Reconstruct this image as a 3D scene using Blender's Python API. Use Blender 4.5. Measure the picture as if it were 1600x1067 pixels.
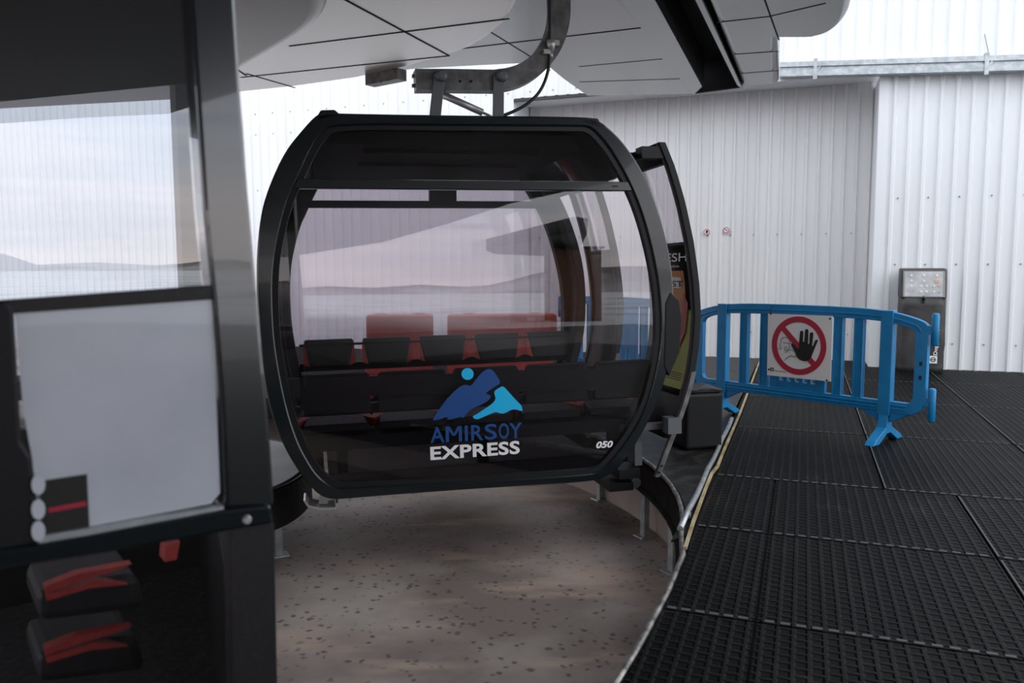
import bpy, bmesh, math, random
from mathutils import Vector, Matrix
random.seed(7)
for o in list(bpy.data.objects): bpy.data.objects.remove(o)
S = bpy.context.scene
COL = S.collection

# ------------------------------------------------------------------ camera
F = 1241.0; PITCH = math.radians(5.456); ROLL = math.radians(-.182); YAW = math.radians(20.17)
CAM = Vector((0, 0, 1.3))
cr, sr = math.cos(-ROLL), math.sin(-ROLL); cp, sp = math.cos(PITCH), math.sin(PITCH)
def cam2w(v):
    x, y, z = cr*v[0]-sr*v[1], sr*v[0]+cr*v[1], v[2]
    return Vector((x, z*cp-y*sp, -(y*cp+z*sp)))
cd = bpy.data.cameras.new('camera'); cam = bpy.data.objects.new('camera', cd); COL.objects.link(cam)
rx, dn, fw = cam2w((1,0,0)), cam2w((0,1,0)), cam2w((0,0,1))
cam.matrix_world = Matrix((( rx.x,-dn.x,-fw.x,CAM.x),(rx.y,-dn.y,-fw.y,CAM.y),(rx.z,-dn.z,-fw.z,CAM.z),(0,0,0,1)))
cd.sensor_fit = 'HORIZONTAL'; cd.sensor_width = 36; cd.lens = F/1600*36; cd.clip_end = 3000; cd.clip_start = .02
cd.dof.use_dof = True; cd.dof.focus_distance = 4.8; cd.dof.aperture_fstop = 3.2
S.camera = cam
# ------------------------------------------------------------------ sky, light, exposure
W = bpy.data.worlds.new('sky'); S.world = W; W.use_nodes = True
nt = W.node_tree; nt.nodes.clear()
def N(nt, t, **k):
    n = nt.nodes.new(t)
    for a, b in k.items():
        if a.startswith('i_'): n.inputs[a[2:].replace('_', ' ')].default_value = b
        elif a.startswith('n_'): n.inputs[int(a[2:])].default_value = b
        else: setattr(n, a, b)
    return n
def ramp(nt, stops, interp='LINEAR'):
    n = nt.nodes.new('ShaderNodeValToRGB'); cr_ = n.color_ramp; cr_.interpolation = interp
    while len(cr_.elements) > 1: cr_.elements.remove(cr_.elements[-1])
    for i, (p, c) in enumerate(stops):
        e = cr_.elements[0] if i == 0 else cr_.elements.new(p)
        e.position = p
        e.color = (c, c, c, 1) if isinstance(c, (int, float)) else tuple(c)+(1,)
    return n
tc = N(nt, 'ShaderNodeTexCoord'); sepz = N(nt, 'ShaderNodeSeparateXYZ')
nt.links.new(tc.outputs['Generated'], sepz.inputs[0])
skyr = ramp(nt, [(0, (.30,.27,.26)), (.495, (.36,.33,.32)), (.5, (.95,.86,.83)), (.53, (.97,.90,.88)), (.58, (.86,.90,.96)), (.7, (.95,.97,1.0)), (1, (.95,.98,1.0))])
mz = N(nt, 'ShaderNodeMath', operation='MULTIPLY_ADD'); mz.inputs[1].default_value = .5; mz.inputs[2].default_value = .5
nt.links.new(sepz.outputs['Z'], mz.inputs[0]); nt.links.new(mz.outputs[0], skyr.inputs[0])
mp = N(nt, 'ShaderNodeMapping'); mp.inputs['Scale'].default_value = (2, 2, 22)
nz = N(nt, 'ShaderNodeTexNoise'); nz.inputs['Scale'].default_value = 1.6; nz.inputs['Detail'].default_value = 5
nt.links.new(tc.outputs['Generated'], mp.inputs[0]); nt.links.new(mp.outputs[0], nz.inputs['Vector'])
cl = ramp(nt, [(.35, (.74,.80,.88)), (.62, (1.05,1.03,1.02))]); nt.links.new(nz.outputs[0], cl.inputs[0])
mul = N(nt, 'ShaderNodeMix', data_type='RGBA', blend_type='MULTIPLY'); mul.inputs[0].default_value = 1
nt.links.new(skyr.outputs[0], mul.inputs[6]); nt.links.new(cl.outputs[0], mul.inputs[7])
bg = N(nt, 'ShaderNodeBackground'); bg.inputs[1].default_value = 2.4
out = N(nt, 'ShaderNodeOutputWorld'); nt.links.new(mul.outputs[2], bg.inputs[0]); nt.links.new(bg.outputs[0], out.inputs[0])
sd = bpy.data.lights.new('sun', 'SUN'); sd.energy = .35; sd.angle = math.radians(25); sd.color = (1, .96, .9)
sun = bpy.data.objects.new('sun', sd); COL.objects.link(sun)
sun.rotation_euler = Vector((.75, -.9, .95)).to_track_quat('Z', 'Y').to_euler()     # high hazy sun behind the camera's right
S.view_settings.view_transform = 'Standard'; S.view_settings.look = 'None'
S.view_settings.gamma = 1; S.view_settings.use_curve_mapping = False; S.view_settings.exposure = 0.05

# ------------------------------------------------------------------ helpers
def ray(x, y): return cam2w(((x-800)/F, (y-533.5)/F, 1))
def onz(x, y, z=0.):
    r = ray(x, y); return CAM + r*((z-CAM.z)/r.z)
def onp(x, y, p0, n):
    r = ray(x, y); return CAM + r*((Vector(p0)-CAM).dot(n)/r.dot(n))
GA = Vector((math.sin(YAW), math.cos(YAW), 0)); GB = Vector((math.cos(YAW), -math.sin(YAW), 0)); GZ = Vector((0, 0, 1))
def gr(b, a, z=0.): return GB*b + GA*a + GZ*z           # building grid: b along the wall, a towards it
MG = Matrix(((GB.x, GA.x, 0, 0), (GB.y, GA.y, 0, 0), (0, 0, 1, 0), (0, 0, 0, 1)))

class MB:
    def __init__(s): s.v = []; s.f = []; s.m = []; s.sm = []
    def add(s, vs, fs, mi=0, sm=False):
        b = len(s.v); s.v += [Vector(p) for p in vs]
        for f in fs: s.f.append([b+i for i in f]); s.m.append(mi); s.sm.append(sm)
        return s
    def box(s, c, d, mi=0, rot=None):
        hx, hy, hz = d[0]/2, d[1]/2, d[2]/2; c = Vector(c)
        vs = [Vector((x, y, z)) for x in (-hx, hx) for y in (-hy, hy) for z in (-hz, hz)]
        if rot is not None: vs = [rot @ p for p in vs]
        return s.add([c+p for p in vs], [(0,1,3,2),(4,6,7,5),(0,4,5,1),(2,3,7,6),(0,2,6,4),(1,5,7,3)], mi)
    def bx(s, x0, x1, y0, y1, z0, z1, mi=0): return s.box(((x0+x1)/2,(y0+y1)/2,(z0+z1)/2),(x1-x0,y1-y0,z1-z0),mi)
    def prism(s, pts, off, mi=0, sm=False):           # closed planar polygon pts extruded by vector off
        n = len(pts); off = Vector(off); a = [Vector(p) for p in pts]
        s.add(a+[p+off for p in a], [list(range(n))[::-1], list(range(n, 2*n))], mi)
        return s.add(a+[p+off for p in a], [(i, (i+1) % n, n+(i+1) % n, n+i) for i in range(n)], mi, sm)
    def band(s, o, i, off, mi=0):                      # ring between loops o and i (same count), extruded
        n = len(o); off = Vector(off); o = [Vector(p) for p in o]; i = [Vector(p) for p in i]
        vs = o+i+[p+off for p in o]+[p+off for p in i]; fs = []
        for k in range(n):
            j = (k+1) % n
            fs += [(k, j, n+j, n+k), (2*n+k, 3*n+k, 3*n+j, 2*n+j), (k, 2*n+k, 2*n+j, j), (n+k, n+j, 3*n+j, 3*n+k)]
        return s.add(vs, fs, mi)
    def tube(s, pts, r, seg=10, mi=0, cap=True):
        pts = [Vector(p) for p in pts]; n = len(pts); rings = []; ref = None
        for k in range(n):
            t = (pts[min(k+1, n-1)]-pts[max(k-1, 0)]).normalized()
            if ref is None: ref = t.orthogonal().normalized()
            ref = (ref - t*ref.dot(t)).normalized(); bn = t.cross(ref)
            rr = r[k] if isinstance(r, (list, tuple)) else r
            rings.append([pts[k]+(ref*math.cos(q)+bn*math.sin(q))*rr for q in [2*math.pi*i/seg for i in range(seg)]])
        vs = [p for R in rings for p in R]
        fs = [(k*seg+i, k*seg+(i+1) % seg, (k+1)*seg+(i+1) % seg, (k+1)*seg+i) for k in range(n-1) for i in range(seg)]
        s.add(vs, fs, mi, True)
        if cap: s.add(rings[0], [list(range(seg))[::-1]], mi); s.add(rings[-1], [list(range(seg))], mi)
        return s
    def sweep(s, pts, sec, nrm, mi=0):                 # rectangular section swept in a plane with normal nrm
        pts = [Vector(p) for p in pts]; nrm = Vector(nrm).normalized(); n = len(pts); vs = []
        for k in range(n):
            t = (pts[min(k+1, n-1)]-pts[max(k-1, 0)]).normalized(); q = t.cross(nrm)
            for a, b in ((-1,-1),(1,-1),(1,1),(-1,1)): vs.append(pts[k]+q*sec[0]/2*a+nrm*sec[1]/2*b)
        fs = [(k*4+i, k*4+(i+1) % 4, k*4+4+(i+1) % 4, k*4+4+i) for k in range(n-1) for i in range(4)]
        return s.add(vs, fs+[(3,2,1,0), tuple(4*(n-1)+i for i in range(4))], mi)
    def sheet(s, A, B, mi=0, sm=True):                 # quad strip between two polylines
        n = len(A); return s.add(list(A)+list(B), [(i, i+1, n+i+1, n+i) for i in range(n-1)], mi, sm)
    def build(s, name, mats, parent=None, mat4=None, bevel=0, seg=2, uv=None, smooth_angle=None):
        me = bpy.data.meshes.new(name); me.from_pydata([tuple(p) for p in s.v], [], s.f)
        for m in (mats if isinstance(mats, (list, tuple)) else [mats]): me.materials.append(m)
        me.polygons.foreach_set('material_index', s.m); me.polygons.foreach_set('use_smooth', s.sm)
        bm = bmesh.new(); bm.from_mesh(me); bmesh.ops.remove_doubles(bm, verts=bm.verts, dist=1e-5)
        bmesh.ops.recalc_face_normals(bm, faces=bm.faces); bm.to_mesh(me); bm.free()
        if uv:
            L = me.uv_layers.new(name='UVMap')
            for lp in me.loops: L.data[lp.index].uv = uv(me.vertices[lp.vertex_index].co)
        o = bpy.data.objects.new(name, me); COL.objects.link(o)
        if parent: o.parent = parent
        elif mat4 is not None: o.matrix_world = mat4
        if bevel:
            b = o.modifiers.new('bevel', 'BEVEL'); b.width = bevel; b.segments = seg; b.limit_method = 'ANGLE'; b.angle_limit = math.radians(40)
        return o
def tag(o, label=None, cat=None, group=None, kind=None):
    for k, v in (('label', label), ('category', cat), ('group', group), ('kind', kind)):
        if v: o[k] = v
    return o
def empty(name, M, label, cat, group=None):
    o = bpy.data.objects.new(name, None); COL.objects.link(o); o.matrix_world = M; o.empty_display_size = .2
    return tag(o, label, cat, group)
def struct(o): o['kind'] = 'structure'; return o
def text_geo(s, size, bold=0., shear=0., space=1.):
    c = bpy.data.curves.new('t', 'FONT'); c.body = s; c.size = size; c.offset = bold; c.shear = shear; c.space_character = space; c.resolution_u = 4
    o = bpy.data.objects.new('t', c); COL.objects.link(o); bpy.context.view_layer.update()
    me = o.evaluated_get(bpy.context.evaluated_depsgraph_get()).to_mesh()
    vs = [v.co.copy() for v in me.vertices]; fs = [list(p.vertices) for p in me.polygons]
    o.evaluated_get(bpy.context.evaluated_depsgraph_get()).to_mesh_clear()
    bpy.data.objects.remove(o); bpy.data.curves.remove(c); return vs, fs
def put_text(mb, s, org, X, Y, width=None, height=None, mi=0, bold=0., shear=0., space=1.):
    vs, fs = text_geo(s, 1., bold, shear, space)
    x0 = min(v.x for v in vs); x1 = max(v.x for v in vs); y0 = min(v.y for v in vs); y1 = max(v.y for v in vs)
    sx = width/(x1-x0) if width else height/(y1-y0); sy = height/(y1-y0) if height else sx
    mb.add([Vector(org)+Vector(X)*(v.x-x0)*sx+Vector(Y)*(v.y-y0)*sy for v in vs], fs, mi)
def circ(n, r, c=(0, 0), a0=0, a1=2*math.pi): return [(c[0]+r*math.cos(a0+(a1-a0)*i/n), c[1]+r*math.sin(a0+(a1-a0)*i/n)) for i in range(n)]
def lerp(a, b, t): return a+(b-a)*t
def interp(x, pts):
    if x <= pts[0][0]: return pts[0][1]
    for (a, b), (c, d) in zip(pts, pts[1:]):
        if x <= c: return b+(d-b)*(x-a)/(c-a)
    return pts[-1][1]
def smooth_poly(pts, it=2, closed=False):             # Chaikin
    for _ in range(it):
        q = []; n = len(pts); rng = range(n) if closed else range(n-1)
        if not closed: q.append(Vector(pts[0]))
        for i in rng:
            a, b = Vector(pts[i]), Vector(pts[(i+1) % n]); q += [a*.75+b*.25, a*.25+b*.75]
        if not closed: q.append(Vector(pts[-1]))
        pts = q
    return pts

# ------------------------------------------------------------------ materials
def mat(name, col=(.5,.5,.5), rough=.5, metal=0., spec=.5, coat=0.):
    m = bpy.data.materials.new(name); m.use_nodes = True; b = m.node_tree.nodes['Principled BSDF']
    b.inputs['Base Color'].default_value = tuple(col)+(1,); b.inputs['Roughness'].default_value = rough
    b.inputs['Metallic'].default_value = metal; b.inputs['Specular IOR Level'].default_value = spec; b.inputs['Coat Weight'].default_value = coat
    return m
def noisy(m, c1, c2, scale=6., detail=6., lo=.35, hi=.65, bump=0., bscale=None, coords='Object', stretch=None):
    nt = m.node_tree; b = nt.nodes['Principled BSDF']; tc = N(nt, 'ShaderNodeTexCoord'); n = N(nt, 'ShaderNodeTexNoise')
    n.inputs['Scale'].default_value = scale; n.inputs['Detail'].default_value = detail
    src = tc.outputs[coords]
    if stretch:
        mp = N(nt, 'ShaderNodeMapping'); mp.inputs['Scale'].default_value = stretch; nt.links.new(src, mp.inputs[0]); src = mp.outputs[0]
    nt.links.new(src, n.inputs['Vector']); r = ramp(nt, [(lo, c1), (hi, c2)]); nt.links.new(n.outputs[0], r.inputs[0]); nt.links.new(r.outputs[0], b.inputs['Base Color'])
    if bump:
        n2 = N(nt, 'ShaderNodeTexNoise'); n2.inputs['Scale'].default_value = bscale or scale*6; n2.inputs['Detail'].default_value = 4; nt.links.new(src, n2.inputs['Vector'])
        bp = N(nt, 'ShaderNodeBump'); bp.inputs['Strength'].default_value = bump; bp.inputs['Distance'].default_value = .01
        nt.links.new(n2.outputs[0], bp.inputs['Height']); nt.links.new(bp.outputs[0], b.inputs['Normal'])
    return m
def glass(name, tint, refl=1.0, rough=0.0):
    m = bpy.data.materials.new(name); m.use_nodes = True; nt = m.node_tree; nt.nodes.clear()
    tr = N(nt, 'ShaderNodeBsdfTransparent'); tr.inputs[0].default_value = tuple(tint)+(1,)
    gl = N(nt, 'ShaderNodeBsdfGlossy'); gl.inputs['Roughness'].default_value = rough; gl.inputs[0].default_value = (1,1,1,1)
    lw = N(nt, 'ShaderNodeLayerWeight'); lw.inputs[0].default_value = .5
    pw = N(nt, 'ShaderNodeMath', operation='POWER'); pw.inputs[1].default_value = 4.0; nt.links.new(lw.outputs['Facing'], pw.inputs[0])
    ma = N(nt, 'ShaderNodeMath', operation='MULTIPLY_ADD'); ma.inputs[1].default_value = .85; ma.inputs[2].default_value = .085*refl; nt.links.new(pw.outputs[0], ma.inputs[0])
    ge = N(nt, 'ShaderNodeNewGeometry'); iv = N(nt, 'ShaderNodeMath', operation='SUBTRACT'); iv.inputs[0].default_value = 1; nt.links.new(ge.outputs['Backfacing'], iv.inputs[1])
    mm = N(nt, 'ShaderNodeMath', operation='MULTIPLY'); nt.links.new(ma.outputs[0], mm.inputs[0]); nt.links.new(iv.outputs[0], mm.inputs[1])
    mx = N(nt, 'ShaderNodeMixShader'); nt.links.new(mm.outputs[0], mx.inputs[0]); nt.links.new(tr.outputs[0], mx.inputs[1]); nt.links.new(gl.outputs[0], mx.inputs[2])
    o = N(nt, 'ShaderNodeOutputMaterial'); nt.links.new(mx.outputs[0], o.inputs[0]); return m

M = {}
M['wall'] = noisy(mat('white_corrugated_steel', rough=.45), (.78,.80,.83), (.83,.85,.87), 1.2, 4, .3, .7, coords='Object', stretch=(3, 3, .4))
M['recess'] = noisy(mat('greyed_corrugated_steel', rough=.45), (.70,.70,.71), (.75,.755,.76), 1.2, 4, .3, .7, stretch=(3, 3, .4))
M['screw'] = mat('screw_grey', (.3,.3,.32), .4, .6)
M['galv'] = noisy(mat('galvanised_steel', rough=.42, metal=.7), (.33,.36,.38), (.5,.53,.55), 14, 5)
M['dark_metal'] = mat('dark_header', (.03,.03,.03), .6)
M['canopy'] = mat('pale_composite_panel', (.66,.625,.60), .30, .65, .5)
M['lip'] = mat('shade_browned_lip', (.15,.12,.11), .3, .7, .5)  # same panel metal; the dark mirrored ground is painted in as brown
M['canopy3'] = mat('shade_dark_canopy_panel', (.07,.07,.072), .5, 0, .3)  # darker canopy copy; shade put into the colour so window reflections stay dark
M['canopy2'] = mat('mid_grey_composite_panel', (.24,.238,.238), .22, .7, .5)
M['seam'] = mat('panel_gap', (.01,.01,.01), .8)
M['black'] = mat('black_plastic', (.006,.0065,.0075), .5, 0, .3)
M['matte'] = mat('matte_black_void', (.006,.006,.007), .85, 0, .2)
M['frame'] = mat('anthracite_lacquer', (.007,.011,.013), .18, 0, .5, .3)
M['gloss'] = mat('glossy_anthracite_lacquer', (.010,.013,.015), .2, 0, .8, 1.0)
M['inner'] = noisy(mat('speckled_black_trim', rough=.55), (.004,.004,.005), (.012,.012,.015), 90, 2, .5, .7)
M['ceil'] = mat('cabin_ceiling_black', (.004,.004,.0045), .7, 0, .2)
M['seat'] = noisy(mat('black_seat_vinyl', rough=.6), (.005,.005,.0055), (.010,.010,.011), 60, 3)
M['red'] = noisy(mat('red_seat_vinyl', rough=.55), (.42,.045,.035), (.50,.06,.045), 40, 3)
M['cfloor'] = noisy(mat('grey_ribbed_floor', rough=.7), (.055,.05,.05), (.10,.092,.09), 40, 4, bump=.4, bscale=160)
M['glass'] = glass('tinted_window', (.80,.775,.80))
M['nglass'] = glass('smoky_door_window', (.72,.74,.77), 1.8)
M['glass_top'] = glass('clear_roof_glass', (.82,.82,.82), .25)
M['clear'] = glass('clear_plastic', (.92,.92,.92), 1.2, .05)
M['dkblue'] = mat('decal_dark_blue', (0.0,.06,.25), .45)
M['cyan'] = mat('decal_sky_blue', (0.0,.48,.86), .45)
M['white'] = mat('decal_white', (.85,.85,.86), .45)
M['steel'] = noisy(mat('worn_grey_steel', rough=.45, metal=.35), (.10,.10,.10), (.19,.19,.185), 12, 8, bump=.15, bscale=60)
M['strap'] = mat('grey_painted_steel', (.12,.13,.14), .45, .2)
M['chrome'] = mat('bright_steel', (.5,.5,.5), .35, .5)
M['rubber'] = mat('black_rubber_cable', (.008,.008,.008), .4)
M['blue'] = noisy(mat('blue_polyethylene', rough=.42), (0.0,.18,.43), (.003,.215,.48), 9, 5, bump=.05)
M['signwhite'] = mat('sign_white', (.80,.78,.77), .4)
M['signred'] = mat('sign_crimson', (.42,.018,.045), .45)
M['signblack'] = mat('sign_black', (.008,.008,.008), .5)
M['fabric'] = noisy(mat('black_tarpaulin', rough=.5), (.030,.029,.029), (.055,.053,.052), 5, 5, bump=.6, bscale=9)
M['panel'] = noisy(mat('grey_control_panel', rough=.35), (.22,.23,.25), (.5,.51,.53), 7, 4)
M['orange'] = mat('emergency_stop_orange', (.75,.25,.12), .4)
M['green'] = mat('button_green', (.15,.55,.4), .4)
M['yellow'] = noisy(mat('yellow_edge_strip', rough=.7), (.26,.18,.07), (.50,.42,.26), 7, 6)
M['adyellow'] = noisy(mat('advert_yellow_green', rough=.45), (.36,.40,.02), (.44,.46,.03), 5, 4)
M['adgreen'] = mat('advert_orange', (.62,.26,.03), .45)
M['adred'] = mat('advert_red', (.5,.05,.03), .45)
M['edge'] = noisy(mat('rusty_black_steel', rough=.75, spec=.15), (.006,.006,.006), (.022,.019,.016), 7, 8, bump=.3)
M['rim'] = noisy(mat('scraped_steel_rim', rough=.4, metal=.6), (.08,.075,.07), (.42,.40,.38), 16, 8)
M['pitwall'] = noisy(mat('beige_concrete_panel', rough=.8), (.33,.27,.24), (.42,.35,.31), 2.5, 6)
M['island'] = noisy(mat('pale_island_deck', rough=.7), (.55,.55,.55), (.65,.65,.66), 3, 4)
M['film'] = noisy(mat('pale_bluish_sheet', rough=.5, coat=.8), (.50,.53,.60), (.58,.61,.68), 4, 3)
M['wetfloor'] = noisy(mat('wet_black_ramp', rough=.45, spec=.25), (.006,.006,.006), (.04,.038,.036), 9, 9, .45, .75, bump=.5, bscale=50)  # wet glints painted in as paler flecks
M['snow'] = noisy(mat('snow_and_slush', rough=.9), (.40,.37,.36), (.80,.80,.82), .12, 8, .34, .52)
M['hill'] = noisy(mat('winter_hillside', rough=.95), (.15,.12,.115), (.45,.41,.41), .02, 10, .45, .62)
M['redplastic'] = noisy(mat('red_polyethylene', rough=.5), (.52,.06,.05), (.62,.09,.075), 4, 4)
M['wood'] = noisy(mat('brown_timber', rough=.7), (.10,.05,.028), (.22,.10,.05), 3, 6, stretch=(1, 1, 12))

def concrete():
    m = mat('stained_sunpatch_concrete', rough=.75); nt = m.node_tree; b = nt.nodes['Principled BSDF']; tc = N(nt, 'ShaderNodeTexCoord')
    def noise(sc, det, st=None):
        n = N(nt, 'ShaderNodeTexNoise'); n.inputs['Scale'].default_value = sc; n.inputs['Detail'].default_value = det
        if st:
            mp = N(nt, 'ShaderNodeMapping'); mp.inputs['Scale'].default_value = st; mp.inputs['Rotation'].default_value = (0, 0, .35)
            nt.links.new(tc.outputs['Object'], mp.inputs[0]); nt.links.new(mp.outputs[0], n.inputs['Vector'])
        else: nt.links.new(tc.outputs['Object'], n.inputs['Vector'])
        return n
    base = ramp(nt, [(.36, (.23,.185,.165)), (.50, (.36,.30,.275)), (.66, (.50,.43,.395))]); n1 = noise(1.3, 9); nt.links.new(n1.outputs[0], base.inputs[0])
    warm = noise(1.0, 5, (.9, 2.6, 1)); wr = ramp(nt, [(.55, 0.), (.68, .75)]); nt.links.new(warm.outputs[0], wr.inputs[0])  # warm sun patches painted into the concrete colour
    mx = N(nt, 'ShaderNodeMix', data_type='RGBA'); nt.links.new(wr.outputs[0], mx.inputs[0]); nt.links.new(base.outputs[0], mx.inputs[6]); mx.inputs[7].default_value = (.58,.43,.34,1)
    vo = N(nt, 'ShaderNodeTexVoronoi'); vo.inputs['Scale'].default_value = 18; vo.inputs['Randomness'].default_value = 1
    dist = N(nt, 'ShaderNodeMix', data_type='RGBA', blend_type='ADD'); dist.inputs[0].default_value = .06
    nd = noise(14, 3); nt.links.new(tc.outputs['Object'], dist.inputs[6]); nt.links.new(nd.outputs[1], dist.inputs[7]); nt.links.new(dist.outputs[2], vo.inputs['Vector'])
    vr = ramp(nt, [(.14, 1.), (.34, 0.)]); nt.links.new(vo.outputs['Distance'], vr.inputs[0])
    sx = N(nt, 'ShaderNodeSeparateColor'); nt.links.new(vo.outputs['Color'], sx.inputs[0])
    gt = N(nt, 'ShaderNodeMath', operation='GREATER_THAN'); gt.inputs[1].default_value = .28; nt.links.new(sx.outputs[0], gt.inputs[0])
    pm = noise(.9, 3); pr = ramp(nt, [(.36, .25), (.5, 1.)]); nt.links.new(pm.outputs[0], pr.inputs[0])
    m1 = N(nt, 'ShaderNodeMath', operation='MULTIPLY'); nt.links.new(vr.outputs[0], m1.inputs[0]); nt.links.new(gt.outputs[0], m1.inputs[1])
    m2 = N(nt, 'ShaderNodeMath', operation='MULTIPLY'); nt.links.new(m1.outputs[0], m2.inputs[0]); nt.links.new(pr.outputs[0], m2.inputs[1])
    m3 = N(nt, 'ShaderNodeMath', operation='MULTIPLY'); m3.inputs[1].default_value = .8; nt.links.new(m2.outputs[0], m3.inputs[0])
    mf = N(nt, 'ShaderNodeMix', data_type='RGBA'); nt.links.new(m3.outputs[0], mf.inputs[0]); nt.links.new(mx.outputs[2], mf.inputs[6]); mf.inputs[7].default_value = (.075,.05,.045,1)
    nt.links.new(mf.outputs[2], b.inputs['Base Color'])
    fn = noise(60, 5); bp = N(nt, 'ShaderNodeBump'); bp.inputs['Strength'].default_value = .25; bp.inputs['Distance'].default_value = .01
    nt.links.new(fn.outputs[0], bp.inputs['Height']); nt.links.new(bp.outputs[0], b.inputs['Normal']); return m
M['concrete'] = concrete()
def matmat():
    m = mat('black_ring_rubber', rough=.55); nt = m.node_tree; b = nt.nodes['Principled BSDF']; uv = N(nt, 'ShaderNodeUVMap')
    br = N(nt, 'ShaderNodeTexBrick'); br.offset = .5; br.squash = 1
    br.inputs['Scale'].default_value = 1; br.inputs['Brick Width'].default_value = .052; br.inputs['Row Height'].default_value = .052
    br.inputs['Mortar Size'].default_value = .0125; br.inputs['Mortar Smooth'].default_value = .7; br.inputs['Bias'].default_value = 0
    nt.links.new(uv.outputs[0], br.inputs['Vector'])
    tc = N(nt, 'ShaderNodeTexCoord'); n = N(nt, 'ShaderNodeTexNoise'); n.inputs['Scale'].default_value = 3; n.inputs['Detail'].default_value = 9; nt.links.new(tc.outputs['Object'], n.inputs['Vector'])
    dirt = ramp(nt, [(.50, (.0055,.006,.0065)), (.62, (.010,.010,.0095)), (.76, (.05,.038,.028))]); nt.links.new(n.outputs[0], dirt.inputs[0])
    mx = N(nt, 'ShaderNodeMix', data_type='RGBA'); nt.links.new(br.outputs['Fac'], mx.inputs[0]); mx.inputs[6].default_value = (.0012,.0012,.0012,1); nt.links.new(dirt.outputs[0], mx.inputs[7])
    nt.links.new(mx.outputs[2], b.inputs['Base Color'])
    bp = N(nt, 'ShaderNodeBump'); bp.inputs['Strength'].default_value = 1; bp.inputs['Distance'].default_value = .012
    nt.links.new(br.outputs['Fac'], bp.inputs['Height']); nt.links.new(bp.outputs[0], b.inputs['Normal'])
    b.inputs['Specular IOR Level'].default_value = .08
    return m
M['mat'] = matmat()
M['matedge'] = mat('worn_mat_edge', (.10,.105,.11), .6, 0, .2)

# ------------------------------------------------------------------ setting: pit, platform, walls
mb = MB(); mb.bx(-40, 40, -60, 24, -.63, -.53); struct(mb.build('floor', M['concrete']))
PC = (-3.72, 3.6); PR = 3.2                      # centre and radius of the turning pit, in grid (b, a)
edge = [(-.52, -3.2), (-.53, 2.2), (-.50, 2.6), (-.48, 3.1), (-.48, 3.55)] + [(PC[0]+PR*math.cos(q), PC[1]+PR*math.sin(q)) for q in [math.radians(4*i) for i in range(1, 29)]]
def offset_edge(d): 
    o = []
    for i, p in enumerate(edge):
        a = edge[max(i-1, 0)]; b = edge[min(i+1, len(edge)-1)]; t = Vector((b[0]-a[0], b[1]-a[1])).normalized()
        o.append((p[0]+t.y*d, p[1]-t.x*d))
    return o
far = [(-9, edge[-1][1]), (-9, 12.4), (9, 12.4), (9, -3.2)]
poly = edge+far
mb = MB(); mb.prism([gr(b, a, -.235) for b, a in poly], (0, 0, .215)); struct(mb.build('platform_deck', M['edge']))
e2 = offset_edge(.10); mb = MB(); mb.sheet([gr(b, a, -.53) for b, a in e2], [gr(b, a, -.235) for b, a in e2]); e3 = offset_edge(.25)
mb.sheet([gr(b, a, -.53) for b, a in e3], [gr(b, a, -.235) for b, a in e3]); mb.sheet([gr(b, a, -.235) for b, a in e2], [gr(b, a, -.235) for b, a in e3])
struct(mb.build('wall_pit', M['pitwall']))
# scraped steel nosing on the curved edge
mb = MB(); mb.tube([gr(b, a, -.012) for b, a in edge[1:22]], .014, 8); struct(mb.build('trim_platform_nosing', M['rim']))
mb = MB(); eo = offset_edge(-.012); mb.sheet([gr(b, a, -.20) for b, a in eo[1:24]], [gr(b, a, -.03) for b, a in eo[1:24]]); eo2 = offset_edge(-.002)
mb.sheet([gr(b, a, -.20) for b, a in eo2[1:24]], [gr(b, a, -.03) for b, a in eo2[1:24]]); mb.tube([gr(b, a, -.215) for b, a in eo[1:24]], .022, 8)
struct(mb.build('trim_platform_band', M['edge']))

def clip_rect(pl, b0, b1, a0, a1):
    for ax, val, sgn in ((0, b0, 1), (0, b1, -1), (1, a0, 1), (1, a1, -1)):
        o = []; n = len(pl)
        for i in range(n):
            p, q = pl[i], pl[(i+1) % n]; dp, dq = (p[ax]-val)*sgn, (q[ax]-val)*sgn
            if dp >= 0: o.append(p)
            if (dp >= 0) != (dq >= 0):
                t = dp/(dp-dq); o.append((lerp(p[0], q[0], t), lerp(p[1], q[1], t)))
        pl = o
        if not pl: return []
    return pl
matpoly = [(-.50, -3.), (-.505, 2.2), (-.48, 2.6), (-.455, 3.1), (-.455, 3.5), (-.47, 3.75), (-.48, 4.7), (-.475, 5.6), (-.475, 7.1), (-.49, 8.7), (-.52, 11.66), (.82, 11.66), (.82, 11.0), (4.6, 11.0), (4.6, -3.)]
cols_near = [-.56, -.13, .84, 1.81, 2.78, 3.75]; rows_near = [-1.15, -.13, .89, 1.91, 2.93, 3.95, 4.98]
cols_far = [-.56, .47, 1.46, 2.45, 3.44, 4.43]; rows_far = [4.98, 6.55, 8.19, 9.72, 11.7]
cells = [(cols_near[i], cols_near[i+1], rows_near[j], rows_near[j+1], 0) for j in range(3, 6) for i in range(4)]
cells += [(cols_far[i], cols_far[i+1], rows_far[j], rows_far[j+1], 1) for j in range(4) for i in range(5 if j > 1 else 4)]
cells += [(cols_near[i], cols_near[i+1], rows_near[2], rows_near[3], 0) for i in range(3)]
ordn = ['first', 'second', 'third', 'fourth', 'fifth']
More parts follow.
